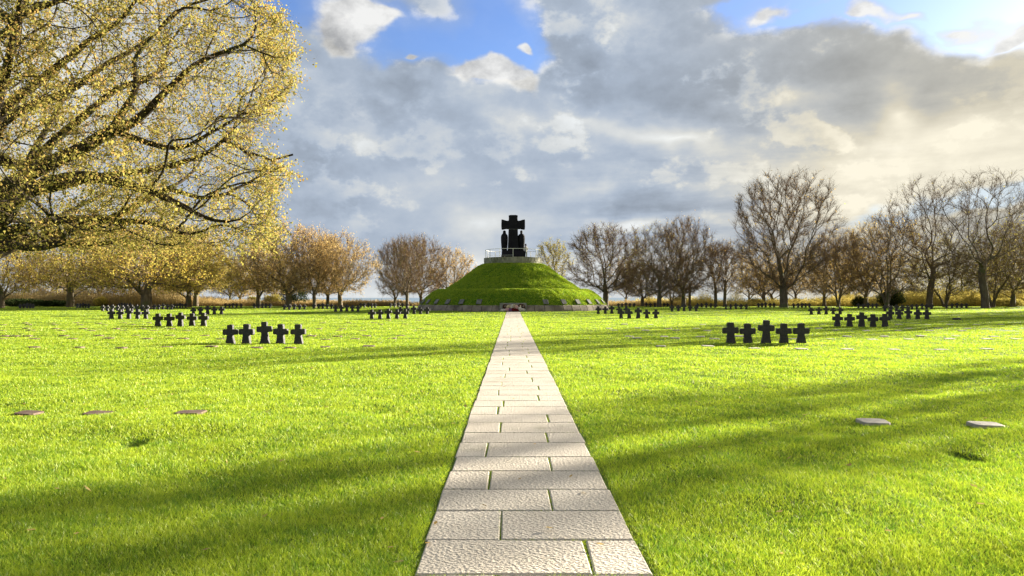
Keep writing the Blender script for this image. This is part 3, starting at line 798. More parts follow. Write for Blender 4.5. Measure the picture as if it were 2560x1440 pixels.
def envelope(kind, z0, Ht, Rr, n, rg):
    """points filling the crown: more of them towards its outside"""
    out = []
    while len(out) < n:
        z = rg.uniform(0, 1); a = rg.uniform(0, 2 * pi)
        if kind == 'fan': rad = (z ** .55) * math.sqrt(max(0, 1 - ((z - .42) / .60) ** 2)) * 1.02 if z > .42 else (z / .42) ** .6
        elif kind == 'round': rad = math.sqrt(max(0, 1 - ((z - .45) / .56) ** 2))
        elif kind == 'wide': rad = math.sqrt(max(0, 1 - ((z - .28) / .73) ** 2)) if z > .28 else .75 + .25 * z / .28
        elif kind == 'slim': rad = .9 * math.sqrt(max(0, 1 - ((z - .6) / .42) ** 2)) if z > .6 else .35 + .55 * z / .6
        else: rad = math.sqrt(max(0, 1 - ((z - .5) / .52) ** 2))
        if rg.random() > rad + .05: continue
        lump = 1 + .16 * sin(3 * a + 5 * z) + .1 * sin(5 * a - 7 * z + 1)
        r = Rr * rad * lump * (rg.random() ** .42)
        out.append((r * cos(a), r * sin(a), z0 + z * (Ht - z0) * (1 + .05 * sin(4 * a))))
    return [np.array(p) for p in out]

def proto(seed, kind, Ht, Rr, trunk_h, z0, n, bare, leaf=None, nleaf=0, ls=.16, alpha=.12, rmax=.42, lean=0, stems=1, wob=.08, tw=5, L=1.3, curve=.35, up=.35, nlimb=9, det=.55, sep=30, lowest=-.05, tww=.017):
    rg = np.random.default_rng(seed); t = Tree()
    t.add((0, 0, -.3), -1)
    if stems == 1:
        t.line([(.1 * lean, 0, trunk_h * .4), (lean * .6, rg.normal() * .1, trunk_h)], 0, .6, .03, rg)
    else:
        for k in range(stems):
            a = 2 * pi * k / stems + rg.uniform(-.4, .4); t.line([(.15 * cos(a), .15 * sin(a), .5), (.7 * cos(a), .7 * sin(a), trunk_h)], 0, .6, .03, rg)
    first = max(1, len(t.p) - 4 * stems)
    pts = envelope(kind, z0, Ht, Rr, n, rg)
    # main limbs first, spread evenly in direction, then everything else from the inside outwards
    p0 = np.array([0, 0, trunk_h * .9]); rg.shuffle(pts); limbs = []; ang = math.cos(R(sep))
    for p in pts:
        v = p - p0; L_ = np.linalg.norm(v); v = v / L_
        if L_ < Rr * .6 or v[2] < lowest: continue
        if all(float(v @ q[1]) < ang for q in limbs): limbs.append((p0 + v * L_ * .82, v))
        if len(limbs) >= nlimb: break
    t.grow([q[0] for q in limbs], .0, .3, .9, curve, rg, wob, first, .3)
    pts = sorted(pts, key=lambda p: np.linalg.norm(p - p0) * rg.uniform(.55, 1))
    t.grow(pts, alpha, .9, .6, curve * .8, rg, wob * .6, first, det)
    t.finish(.011, 2.15, rmax)
    cen = np.array([0, 0, z0 + (Ht - z0) * .35])
    Vt, Qt = cat([t.tubes(.10, 9, 9)]); 
    # root flare
    low = Vt[:, 2] < .5; Vt[low, :2] *= 1 + .45 * (.5 - Vt[low, 2:3])
    Vt, Qt = cat([(Vt, Qt), t.tubes(.035, .10, 5), t.tubes(0, .035, 3)]); Vb = Vt
    T, TF, LV, LF, LA = twigs_leaves(t, rg, .05, tw, L, tww, nleaf, ls, cen, up)
    trunk = fast_mesh('trunk', Vt, Qt, smooth=True); trunk.materials.append(M['bark_far'])
    tg = fast_mesh('twigs', T, TF); tg.materials.append(M['twig_far'])
    lf = None
    if nleaf > 0: lf = fast_mesh('leaves', LV, LF, LA); lf.materials.append(leaf)
    allv = np.concatenate([Vb, T]); hw = np.percentile(np.abs(allv[:, 0]), 99.3); top = np.percentile(allv[:, 2], 99.9)
    return dict(trunk=trunk, twigs=tg, leaves=lf, w=hw, h=top)

PR = {}
def build_protos():
    PR['fan'] = proto(1, 'fan', 20, 9, 2.6, 3.0, 1250, True, M['leaf_orange'], .10, .16, .0, rmax=.52, wob=.07, tw=6, L=1.25, nlimb=30, det=1.0, sep=17, up=.5, curve=.3)
    PR['fan2'] = proto(2, 'fan', 15, 8, 2.4, 2.4, 1150, True, M['leaf_olive'], .12, .15, .0, rmax=.42, wob=.06, tw=7, L=1.1, nlimb=24, det=.8, sep=20, up=.4, curve=.3)
    PR['round'] = proto(3, 'round', 13, 7, 2.4, 2.2, 1000, True, M['leaf_tan'], .12, .15, .0, rmax=.4, tw=7, L=1.05, nlimb=18, det=.6, sep=24, wob=.08)
    PR['slim'] = proto(4, 'slim', 11, 3.4, 3.0, 2.5, 420, True, M['leaf_orange'], .3, .14, .0, rmax=.26, tw=5, L=.9, nlimb=8, det=.6, sep=18)
    PR['gnarl'] = proto(5, 'round', 20, 9, 5.5, 4.5, 720, True, M['leaf_olive'], .06, .16, .0, rmax=.5, lean=1.3, wob=.26, tw=4, L=1.2, curve=.3, nlimb=11, det=.35, sep=34, lowest=.05)
    PR['oakbare'] = proto(6, 'wide', 16, 9, 3.4, 2.4, 1000, True, M['leaf_olive'], .35, .16, .0, rmax=.5, lean=-.4, wob=.18, tw=5, L=1.15, nlimb=14, det=.4, sep=30)
    PR['oakleaf'] = proto(7, 'wide', 12, 9, 2.5, 2.7, 1000, False, M['leaf_yellow'], 2.5, .19, .0, rmax=.6, wob=.16, tw=4, L=1.1, nlimb=14, det=.4, sep=30, lowest=-.1)
    PR['tanleaf'] = proto(8, 'round', 12, 7, 2.4, 2.4, 820, False, M['leaf_tan'], 2.2, .17, .0, rmax=.42, tw=4, L=1.1, wob=.1, nlimb=16, det=.6, sep=26)
    PR['autumn'] = proto(9, 'wide', 10, 6, 2.2, 2.2, 560, False, M['leaf_orange'], 1.0, .17, .0, rmax=.32, tw=4, L=1.0, wob=.12, nlimb=10, det=.5, lowest=-.1)
    PR['olive'] = proto(10, 'wide', 12, 6, 1.9, 2.1, 560, False, M['leaf_olive'], 1.5, .18, .0, rmax=.36, tw=3, L=1.0, stems=3, wob=.12, det=.5, lowest=-.1)
    PR['multi'] = proto(12, 'wide', 13, 8, 2.2, 2.0, 950, True, M['leaf_orange'], .6, .16, .0, rmax=.46, stems=4, tw=5, L=1.1, wob=.12, det=.55, nlimb=14)
    PR['goldtop'] = proto(13, 'slim', 12, 4.2, 3, 3, 460, False, M['leaf_olive'], 3.0, .16, .0, rmax=.3, tw=4, L=.9, det=.6)
build_protos()

def place(kind, px, by, topy, hw, label, rz=0, mirror=1, name='bare_tree', group='trees around the cemetery lawn', xyz=None, tw=None):
    p = PR[kind]
    if xyz is None: x, y, z = g(px, by)
    else: x, y, z = xyz
    if xyz is None:
        H_ = CAMZ + (HOR - topy) * y / F - z; W_ = hw * y / F
    else: H_, W_ = topy, hw
    o = empty(name, (x, y, z), label, 'tree', group, rz)
    sx = W_ * 1.07 / p['w']; sz = H_ * 1.03 / p['h']
    o.scale = (sx * mirror, sx, sz)
    for k in ('trunk', 'twigs', 'leaves'):
        if p[k] is not None:
            link(k, p[k], None, o)
    return o

TREES = [
 # kind, px, base y, top y, half width, label, rz, name
 ('oakleaf', 4, 770, 590, 95, 'yellow leaved tree with thick leaning trunk at the far left edge', 1, 'leafy_tree'),
 ('oakleaf', 176, 768, 560, 128, 'wide tan leaved tree with short straight trunk, second trunk from left', 2, 'leafy_tree'),
 ('tanleaf', 325, 764, 600, 90, 'pale trunk standing just behind and left of the thickest left tree', .5, 'leafy_tree'),
 ('oakleaf', 366, 772.5, 545, 190, 'thickest spreading yellow tree on the left, splitting low into many limbs', 3.3, 'leafy_tree'),
 ('tanleaf', 418, 762, 620, 60, 'slim pale forked trunk between the thickest left tree and the twin trunks', 2.1, 'leafy_tree'),
 ('oakleaf', 472, 768, 590, 95, 'left of the twin dark trunks with yellow green leaves', 4.4, 'leafy_tree'),
 ('oakleaf', 490, 766, 580, 90, 'right of the twin dark trunks with yellow green leaves', 5.6, 'leafy_tree'),
 ('autumn', 575, 763, 640, 52, 'small tree with low forked limbs and reddish leaves beside the twin trunks', 1.2, 'leafy_tree'),
 ('oakleaf', 646, 767, 600, 85, 'low forked tree with orange yellow leaves left of the dark bush', 0.2, 'leafy_tree'),
 ('tanleaf', 721, 769, 562, 118, 'big leaning orange tan tree in front of the dark bush', 2.6, 'leafy_tree'),
 ('tanleaf', 786, 769, 575, 70, 'many stemmed tan tree just right of the dark bush', 4.0, 'leafy_tree'),
 ('tanleaf', 819, 766, 600, 62, 'straight trunk with tan crown left of the round tan tree', .9, 'leafy_tree'),
 ('tanleaf', 851, 768, 585, 88, 'round tan leaved tree at the right end of the left group', 5.1, 'leafy_tree'),
 ('round', 988, 766, 600, 52, 'leftmost bare tree of the clump left of the mound', .3, 'bare_tree'),
 ('fan2', 1018, 768, 592, 62, 'middle bare tree of the clump left of the mound', 1.9, 'bare_tree'),
 ('round', 1052, 765, 590, 68, 'dense bare tree of the clump nearest the mound on the left', 3.0, 'bare_tree'),
 ('tanleaf', 1128, 764, 622, 62, 'tan leaved tree half hidden behind the left slope of the mound', 2.2, 'leafy_tree'),
 ('goldtop', 1383, 762, 600, 40, 'green gold tree behind the platform, right of the railing', .4, 'leafy_tree'),
 ('fan2', 1514, 766, 563, 108, 'dense rounded bare tree just right of the mound', .7, 'bare_tree'),
 ('autumn', 1565, 764, 640, 50, 'small dark trunk right behind the dense rounded bare tree', 3.0, 'bare_tree'),
 ('fan2', 1606, 766, 652, 64, 'low dome shaped brown tree left of the pale forked trunk', 4.4, 'bare_tree'),
 ('oakbare', 1648, 768, 562, 98, 'bare tree with thick pale forked trunk between two domes', 2.2, 'bare_tree'),
 ('multi', 1679, 766, 640, 50, 'low dark many stemmed tree right of the pale forked trunk', 1.0, 'bare_tree'),
 ('round', 1709, 768, 545, 92, 'tall round bare tree with straight trunk in the right middle', 5.2, 'bare_tree'),
 ('slim', 1724, 766, 620, 34, 'thin straight trunk touching the tall round bare tree', 2.0, 'bare_tree'),
 ('slim', 1789, 767, 612, 44, 'left one of the two slim leaning trees', 2.9, 'bare_tree'),
 ('slim', 1812, 768, 600, 44, 'right one of the two slim leaning trees', .5, 'bare_tree'),
 ('autumn', 1872, 763, 650, 50, 'small orange brown tree left behind the tallest bare tree', 1.1, 'leafy_tree'),
 ('autumn', 1910, 765, 600, 80, 'orange brown low branched tree left under the tallest bare tree', 4.1, 'leafy_tree'),
 ('fan', 1959, 769, 438, 137, 'tallest bare fan shaped tree on the right lawn edge', .2, 'bare_tree'),
 ('autumn', 1990, 764, 630, 60, 'orange tree close behind the tallest bare tree', 5.0, 'leafy_tree'),
 ('autumn', 2060, 766, 600, 70, 'orange brown tree right of the tallest bare tree', .6, 'leafy_tree'),
 ('multi', 2096, 768, 575, 82, 'brown two stemmed tree with dense crown over orange leaves', 3.5, 'bare_tree'),
 ('autumn', 2165, 768, 565, 85, 'dark trunked brown tree with low horizontal boughs left of the evergreen bush', 2.8, 'leafy_tree'),
 ('multi', 2216, 769, 540, 110, 'many stemmed bare tree in front of the evergreen bush', 1.4, 'bare_tree'),
 ('gnarl', 2322, 769, 448, 122, 'tall gnarled bare tree with leaning pale trunk', 0.1, 'bare_tree'),
 ('olive', 2361, 768, 590, 82, 'dark olive low branched tree right of the gnarled tree', 2.2, 'leafy_tree'),
 ('gnarl', 2463, 771, 430, 150, 'very tall thick trunked bare tree near the right edge', 3.6, 'bare_tree'),
 ('olive', 2482, 768, 570, 85, 'olive green tree close behind the very tall right trunk', 4.5, 'leafy_tree'),
 ('oakbare', 2532, 768, 560, 95, 'bare oak with low boughs right of the very tall trunk', 0.9, 'bare_tree'),
 ('olive', 2590, 767, 520, 110, 'olive green tree cut by the right edge of the view', 1.9, 'leafy_tree')]
BACK = [('autumn', 1930, 650, 70), ('autumn', 2120, 630, 80), ('olive', 2290, 640, 80), ('olive', 2420, 630, 80), ('autumn', 2530, 610, 90), ('tanleaf', 120, 640, 80), ('tanleaf', 250, 630, 80), ('tanleaf', 440, 620, 90), ('tanleaf', 600, 650, 60), ('tanleaf', 690, 630, 60)]
for i, (kd, px, ty, hw) in enumerate(BACK):
    left = px < 1000; y_ = 142 + (i * 5 % 9)
    place(kd, 0, 0, CAMZ + (HOR - ty) * y_ / F, hw * y_ / F, ('yellow brown' if left else 'brown olive') + ' leafed tree in the crowded back row ' + ('left' if left else 'right') + ' of the mound', i * 1.7, 1, 'leafy_tree', 'back row trees ' + ('left' if left else 'right') + ' of the mound', xyz=(CAMX + (px - VPX) * y_ / F, y_, 0), tw=1)
for (kd, px, by, ty, hw, lb, rz, nm) in TREES:
    place(kd, px, by, ty, hw, lb, rz, 1, nm)

# trees along the right side of the lawn: beyond the frame, their shadows fall across the grass
SHADE = [(34.5, 17, 14, 6, 'gnarl'), (44, 5, 16, 7, 'oakbare'), (43, 36, 15, 2.6, 'slim'), (52, 18, 15, 6, 'gnarl'), (50, 56, 17, 3.0, 'slim'), (60, 69, 17, 4, 'slim'), (66, 50, 15, 5, 'gnarl'),
 (36, -3, 15, 8, 'gnarl'), (74, 76, 16, 8, 'oakbare'), (84, 90, 17, 9, 'round'), (54, 0, 15, 7, 'fan2')]
for i, (x, y, h, w, kd) in enumerate(SHADE):
    place(kd, 0, 0, h, w, 'tall tree standing beyond the right side of the lawn', i * 1.3, 1, 'bare_tree', 'trees beyond the right side', xyz=(x, y, float(H(x, y))))

# ---------------------------------------------------------------- the big near tree on the left
def near_tree():
    rg = np.random.default_rng(21); t = Tree(); Dp = 31.0
    base = P(-95, 835, Dp); base[2] = float(H(base[0], base[1])) - .3
    t.add(base, -1)
    j1 = t.line([P(-92, 740, Dp), P(-80, 660, Dp)], 0, .5)
    j2 = t.line([P(-74, 600, Dp), P(-70, 540, Dp)], j1, .4)
    j3 = t.line([P(-60, 470, Dp), P(-35, 380, Dp + .5)], j2, .5)
    j4 = t.line([P(-20, 290, Dp + .6), P(-15, 190, Dp + .8), P(-30, 60, Dp), P(-60, -120, Dp), P(-80, -260, Dp)], j3, .5)
    spans = []
    def limb(j, pts, d0, d1, step=.45, ra=.20, rb=.035):
        n = len(pts); a_ = len(t.p); e_ = t.line([P(a, b, d0 + (d1 - d0) * k / max(1, n - 1)) for k, (a, b) in enumerate(pts)], j, step, .045, rg)
        spans.append((a_, e_, ra, rb)); return e_
    limb(j2, [(-20, 570), (10, 545), (31, 503), (72, 472), (110, 462), (156, 447), (194, 436), (250, 444), (312, 459), (390, 481), (437, 503), (484, 528), (531, 556), (572, 553)], 31, 27.5, .45, .33, .04)
    a = limb(j1, [(-30, 610), (0, 575), (62, 569), (125, 559), (175, 544), (219, 540), (281, 556), (328, 555), (375, 548), (406, 566), (453, 586), (506, 581), (530, 560)], 31, 30)
    limb(j1, [(-20, 600), (20, 588), (62, 590), (125, 600), (172, 612), (250, 609), (312, 606), (375, 612)], 31, 34)
    limb(j1, [(-40, 625), (25, 609), (62, 619), (125, 615), (156, 609)], 31, 28)
    gg = limb(j2, [(-40, 500), (20, 470), (80, 430), (131, 406), (187, 378), (228, 369), (240, 337), (281, 322)], 31, 29.5, .45, .30, .19)
    limb(gg, [(337, 312), (366, 275), (394, 240), (437, 203), (456, 175), (506, 147), (553, 134), (610, 110)], 29.3, 28, .45, .15, .03)
    limb(gg, [(300, 272), (334, 237), (347, 212), (337, 187), (312, 150), (359, 115), (390, 75), (430, 20)], 29.8, 31, .45, .13, .03)
    limb(gg, [(330, 345), (400, 372), (450, 380), (520, 330), (580, 300), (640, 282), (690, 250)], 29.4, 30.5, .45, .10, .02)
    limb(j3, [(-10, 400), (60, 425), (120, 360), (175, 312), (219, 281), (281, 219), (312, 212), (390, 187), (416, 125), (450, 60)], 32, 35)
    limb(j3, [(-20, 300), (0, 266), (78, 219), (125, 172), (175, 140), (200, 116), (225, 90), (266, 75), (312, 31), (360, -40)], 31, 29)
    limb(j3, [(-20, 330), (0, 297), (78, 259), (150, 234), (187, 212), (219, 200), (260, 150), (297, 144), (344, 112), (390, 72), (440, 30)], 31.5, 33.5)
    limb(j4 - 8, [(-10, 110), (19, 75), (47, 31), (60, -10), (110, -120)], 31, 31)
    limb(j4 - 8, [(20, 60), (60, 23), (103, 12), (150, 0), (230, -40)], 31, 30)
    limb(j2, [(0, 500), (60, 480), (130, 470), (240, 440), (330, 430), (400, 425), (450, 405), (520, 385), (560, 350), (620, 380), (690, 400), (728, 385)], 32, 33)
    limb(j1, [(-20, 640), (60, 600), (200, 575), (330, 520), (420, 470), (520, 500), (590, 470), (640, 440), (690, 430)], 32, 36)
    # boughs towards and away from the viewer, and to the left
    for (dx, dy, dz) in ((3, -9, 7), (8, -8, 9), (6, 10, 8), (-10, -6, 7), (-12, 3, 8), (-6, 10, 9), (-4, -9, 13), (2, 8, 15), (-9, 0, 15)):
        t.line([base + np.array([dx * .3, dy * .3, 3.4 + dz * .25]), base + np.array([dx * .65, dy * .65, 3.4 + dz * .6]), base + np.array([dx, dy, 2.6 + dz])], j2, .6, .05, rg)
    lim0 = 2
    # crown points: inside the outline the photo shows, at the tree's own depth
    bx = [0, 60, 130, 200, 260, 330, 420, 480, 540, 600, 640]
    edge_y = [-400, -150, -60, 0, 60, 130, 200, 250, 300, 340, 380, 420, 480, 530, 580, 625]
    edge_x = [300, 560, 620, 640, 690, 716, 706, 690, 650, 628, 690, 712, 700, 680, 692, 640]
    pts = []
    cz = 12.0
    while len(pts) < 3500:
        depth = rg.uniform(20.5, 42); px = rg.uniform(-420, 715); py = rg.uniform(-330, 632)
        p = P(px, py, depth)
        if p[2] > 19.5 or p[2] < 3.4: continue
        rho = math.hypot((p[0] - base[0]) / 15.0, (depth - 31) / 11.0)
        if rho > 1.02: continue
        dome = math.sqrt(max(0, 1 - ((p[2] - 9.5) / 10.5) ** 2)) if p[2] > 9.5 else 1
        if rho > dome * 1.05: continue
        ex = np.interp(py, edge_y, edge_x) + 60 * (float(vnoise(py, 1.0, 55, 4)) - .6) + 10 * sin(py * .11)
        if px > ex: continue
        low = 612 + 16 * sin(px * .02) - max(0, px - 480) * .02
        if py > low and px > 60: continue
        if px < 0 and rg.random() < .55: continue
        if rho < .3 and rg.random() < .6: continue
        pts.append(p)
    # the outline itself
    for k in range(420):
        py = rg.uniform(-100, 600); px = np.interp(py, edge_y, edge_x) + 70 * (float(vnoise(py, 1.0, 55, 4)) - .6) + rg.uniform(-60, 20); pts.append(P(px, py, rg.uniform(26.5, 36)))
    for k in range(200):
        px = rg.uniform(40, 690); pts.append(P(px, rg.uniform(570, 628), rg.uniform(26.5, 38)))
    rg.shuffle(pts)
    t.grow(pts, .02, 1.0, .45, .28, rg, .06, lim0, .15)
    t.finish(.0085, 2.0, .85)
    for a_, e_, ra, rb in spans:
        k_ = np.arange(a_, e_ + 1); f_ = (k_ - a_) / max(1, e_ - a_); t.r[k_] = np.maximum(t.r[k_], 1.3 * (ra + (rb - ra) * f_ ** .9))
    cen = base + np.array([0, 0, 8.])
    Vt, Qt = cat([t.tubes(.09, 9, 12)])
    Vb, Qb = cat([t.tubes(.03, .09, 7), t.tubes(0, .03, 4)])
    def lp(b):
        return np.clip(.5 + 2.6 * (.6 * vnoise(b[:, 0] + b[:, 1] * .4, b[:, 2] + b[:, 1] * .7, 1.1, 8) + .4 * vnoise(b[:, 0] - b[:, 1], b[:, 2], .4, 3) - .45), .05, 1)
    T, TF, LV, LF, LA = twigs_leaves(t, rg, .022, 3, .8, .006, 14.5, .086, cen, .1, .9, .4, lp)
    o = empty('big_leafy_tree', tuple(base + np.array([0, 0, .3])), 'huge near tree whose yellow green boughs fill the upper left of the view', 'tree')
    off = base + np.array([0, 0, .3])
    Vt, Qt = cat([(Vt, Qt), (Vb, Qb)])
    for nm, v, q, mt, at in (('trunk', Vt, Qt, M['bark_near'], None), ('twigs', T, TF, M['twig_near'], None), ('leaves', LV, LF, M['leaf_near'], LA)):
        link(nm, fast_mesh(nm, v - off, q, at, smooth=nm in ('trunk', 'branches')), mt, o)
    print('near tree nodes', len(t.p), 'leaves', len(LF), 'twigs', len(TF))
near_tree()

# ---------------------------------------------------------------- scrub belt beyond the lawn
def scrub(name, x0, x1, y0, y1, hfun, dens, mat, label, leafsize=.22, stemw=.03, seed=1):
    rg = np.random.default_rng(seed); n = int((x1 - x0) * (y1 - y0) * dens)
    x = rg.uniform(x0, x1, n); y = rg.uniform(y0, y1, n); z = H(x, y); h = hfun(x, y) * rg.uniform(.55, 1.1, n)
    b = np.stack([x, y, z], 1); tip = b + np.stack([rg.normal(size=n) * .18 * h, rg.normal(size=n) * .18 * h, h], 1)
    az = rg.uniform(0, pi, n); k = np.stack([np.cos(az), np.sin(az), az * 0], 1) * stemw
    V1 = np.stack([b - k, b + k, tip + k * .15, tip - k * .15], 1).reshape(-1, 3)
    m = n * 4; i = rg.integers(0, n, m); f = rg.uniform(.12, 1, (m, 1)) ** .8; c = b[i] * (1 - f) + tip[i] * f + rg.normal(size=(m, 3)) * .16
    u = rg.normal(size=(m, 3)); u[:, 2] += .9; u /= np.linalg.norm(u, axis=1)[:, None]; w = np.cross(u, rg.normal(size=(m, 3))); w /= np.linalg.norm(w, axis=1)[:, None]
    s = leafsize * rg.uniform(.5, 1.3, (m, 1)); V2 = np.stack([c, c + u * s * .5 + w * s * .22, c + u * s, c + u * s * .5 - w * s * .22], 1).reshape(-1, 3)
    V = np.concatenate([V1, V2]); Fq = np.arange(len(V)).reshape(-1, 4)
    at = np.repeat(rg.random(n + m), 4)
    link(name, fast_mesh(name, V, Fq, at), mat, label=label, category='scrub', kind='stuff')
scrub('reed_belt', -125, -20, 127, 139, lambda x, y: np.clip(.4 + .8 * vnoise(x, y, 5, 2) + np.clip((-x - 52) / 12, 0, 1) * (1.0 + 1.6 * vnoise(x, y, 4, 4)), .4, 4.0), 24, M['reed'], 'tall tan reeds and dry brush behind the trees on the left', seed=2)
scrub('low_brush', -45, 30, 127, 137, lambda x, y: .3 + .8 * vnoise(x, y, 4, 5), 18, M['reed'], 'low pale dry brush behind the mound and the gap', seed=3)
scrub('golden_scrub', 24, 130, 127, 139, lambda x, y: np.clip(.3 + 2.2 * vnoise(x, y, 5, 7) * vnoise(x, y, 2.1, 8) * 1.5 + np.clip((x - 50) / 30, 0, 1) * (.6 + 2.2 * vnoise(x, y, 4.5, 9)), .4, 4.8), 22, M['scrub_gold'], 'golden lit scrub and hedge behind the bare trees on the right', seed=4)

# distinct bushes
def bush(px, by, ty, hw, mat, label, seed, n=9000, ls=.16):
    x, y, z = g(px, by); Hh = CAMZ + (HOR - ty) * y / F - z; W_ = hw * y / F; rg = np.random.default_rng(seed)
    o = empty('bush', (x, y, z), label, 'bush')
    p = rg.normal(size=(n, 3)); p /= np.linalg.norm(p, axis=1)[:, None]; lum = 1 + .18 * np.sin(4 * p[:, 0] + 3 * p[:, 2] + seed) + .12 * np.sin(9 * p[:, 1] + 7 * p[:, 0]); p *= (rg.random((n, 1)) ** .25) * lum[:, None]
    c = p * np.array([W_, W_ * .8, Hh * .55]) + np.array([0, 0, Hh * .48]); c[:, 2] = np.abs(c[:, 2]) + .05
    u = rg.normal(size=(n, 3)); u /= np.linalg.norm(u, axis=1)[:, None]; w = np.cross(u, rg.normal(size=(n, 3))); w /= np.linalg.norm(w, axis=1)[:, None]; s = ls * rg.uniform(.6, 1.3, (n, 1))
    V = np.stack([c, c + u * s * .5 + w * s * .4, c + u * s, c + u * s * .5 - w * s * .4], 1).reshape(-1, 3)
    link('foliage', fast_mesh('foliage', V, np.arange(n * 4).reshape(n, 4), np.repeat(rg.random(n), 4)), mat, o)
    bm = bmesh.new(); rr = random.Random(seed)
    for k in range(9):
        a = rr.uniform(0, 2 * pi); tube_bm(bm, [(0.1 * cos(a), .1 * sin(a), 0), (W_ * .3 * cos(a), W_ * .3 * sin(a), Hh * .4), (W_ * .55 * cos(a), W_ * .5 * sin(a), Hh * .75)], .03, 5)
    link('stems', bm_mesh('stems', bm), M['bark_far'], o)
bush(737, 765, 698, 36, M['leaf_dark'], 'big dark green bush behind the leaning orange tan tree', 1)
bush(630, 764, 742, 12, M['leaf_olive'], 'small olive bush left of the low forked tree', 2, 2500)
bush(682, 765, 738, 22, M['leaf_olive'], 'low olive bush right of the low forked tree', 3, 4000)
bush(252, 765, 744, 14, M['scrub_gold'], 'small bright yellow green bush among the reeds on the left', 4, 3000)
bush(2228, 766, 722, 30, M['leaf_dark'], 'round dark evergreen bush among the trees on the right', 5)
bush(2148, 766, 742, 16, M['leaf_dark'], 'small dark bush left of the round evergreen bush', 6, 3000)
bush(1893, 765, 748, 22, M['scrub_gold'], 'low golden orange bush left under the tallest bare tree', 7, 3000)
bush(60, 767, 748, 45, M['leaf_dark'], 'low dark hedge bush behind the far left crosses', 8, 6000)
bush(130, 767, 752, 38, M['leaf_dark'], 'low dark hedge bush left of the second trunk', 9, 5000)
bush(1700, 764, 742, 18, M['leaf_olive'], 'low olive brush between the pale forked and tall round tree', 10, 3000)
bush(2440, 766, 735, 32, M['scrub_gold'], 'golden bush left of the very tall right trunk', 11, 5000)
bush(2520, 767, 748, 40, M['leaf_olive'], 'low olive bush right of the very tall right trunk', 12, 5000)

# shed far behind the hedge
bm = bmesh.new(); add_box(bm, (0, 0, 1.1), (3.2, 2.4, 2.2)); x = CAMX + (2337 - VPX) * 150 / F
sh = empty('shed', (x, 150.5, float(H(x, 150.5)) - .3), 'small pale flat roofed shed glimpsed behind the right hedge', 'shed')
link('wall', bm_mesh('wall', bm), M['slab_grey'], sh)
bm = bmesh.new(); add_box(bm, (0, 0, 2.28), (3.6, 2.8, .14)); link('roof', bm_mesh('roof', bm), M['rail'], sh)

# ---------------------------------------------------------------- daylight
sun = D.lights.new('sun', 'SUN'); sun.energy = 5.0; sun.angle = R(.55); sun.color = (1, .91, .74)
so = D.objects.new('sun', sun); COL.objects.link(so)
so.rotation_euler = Vector(SUNV).to_track_quat('Z', 'Y').to_euler()

def dirpx(px, py):
    v = Vector(((px - VPX) / F, 1, (HOR - py) / F)).normalized()
    return math.atan2(v.x, v.y), math.asin(v.z)

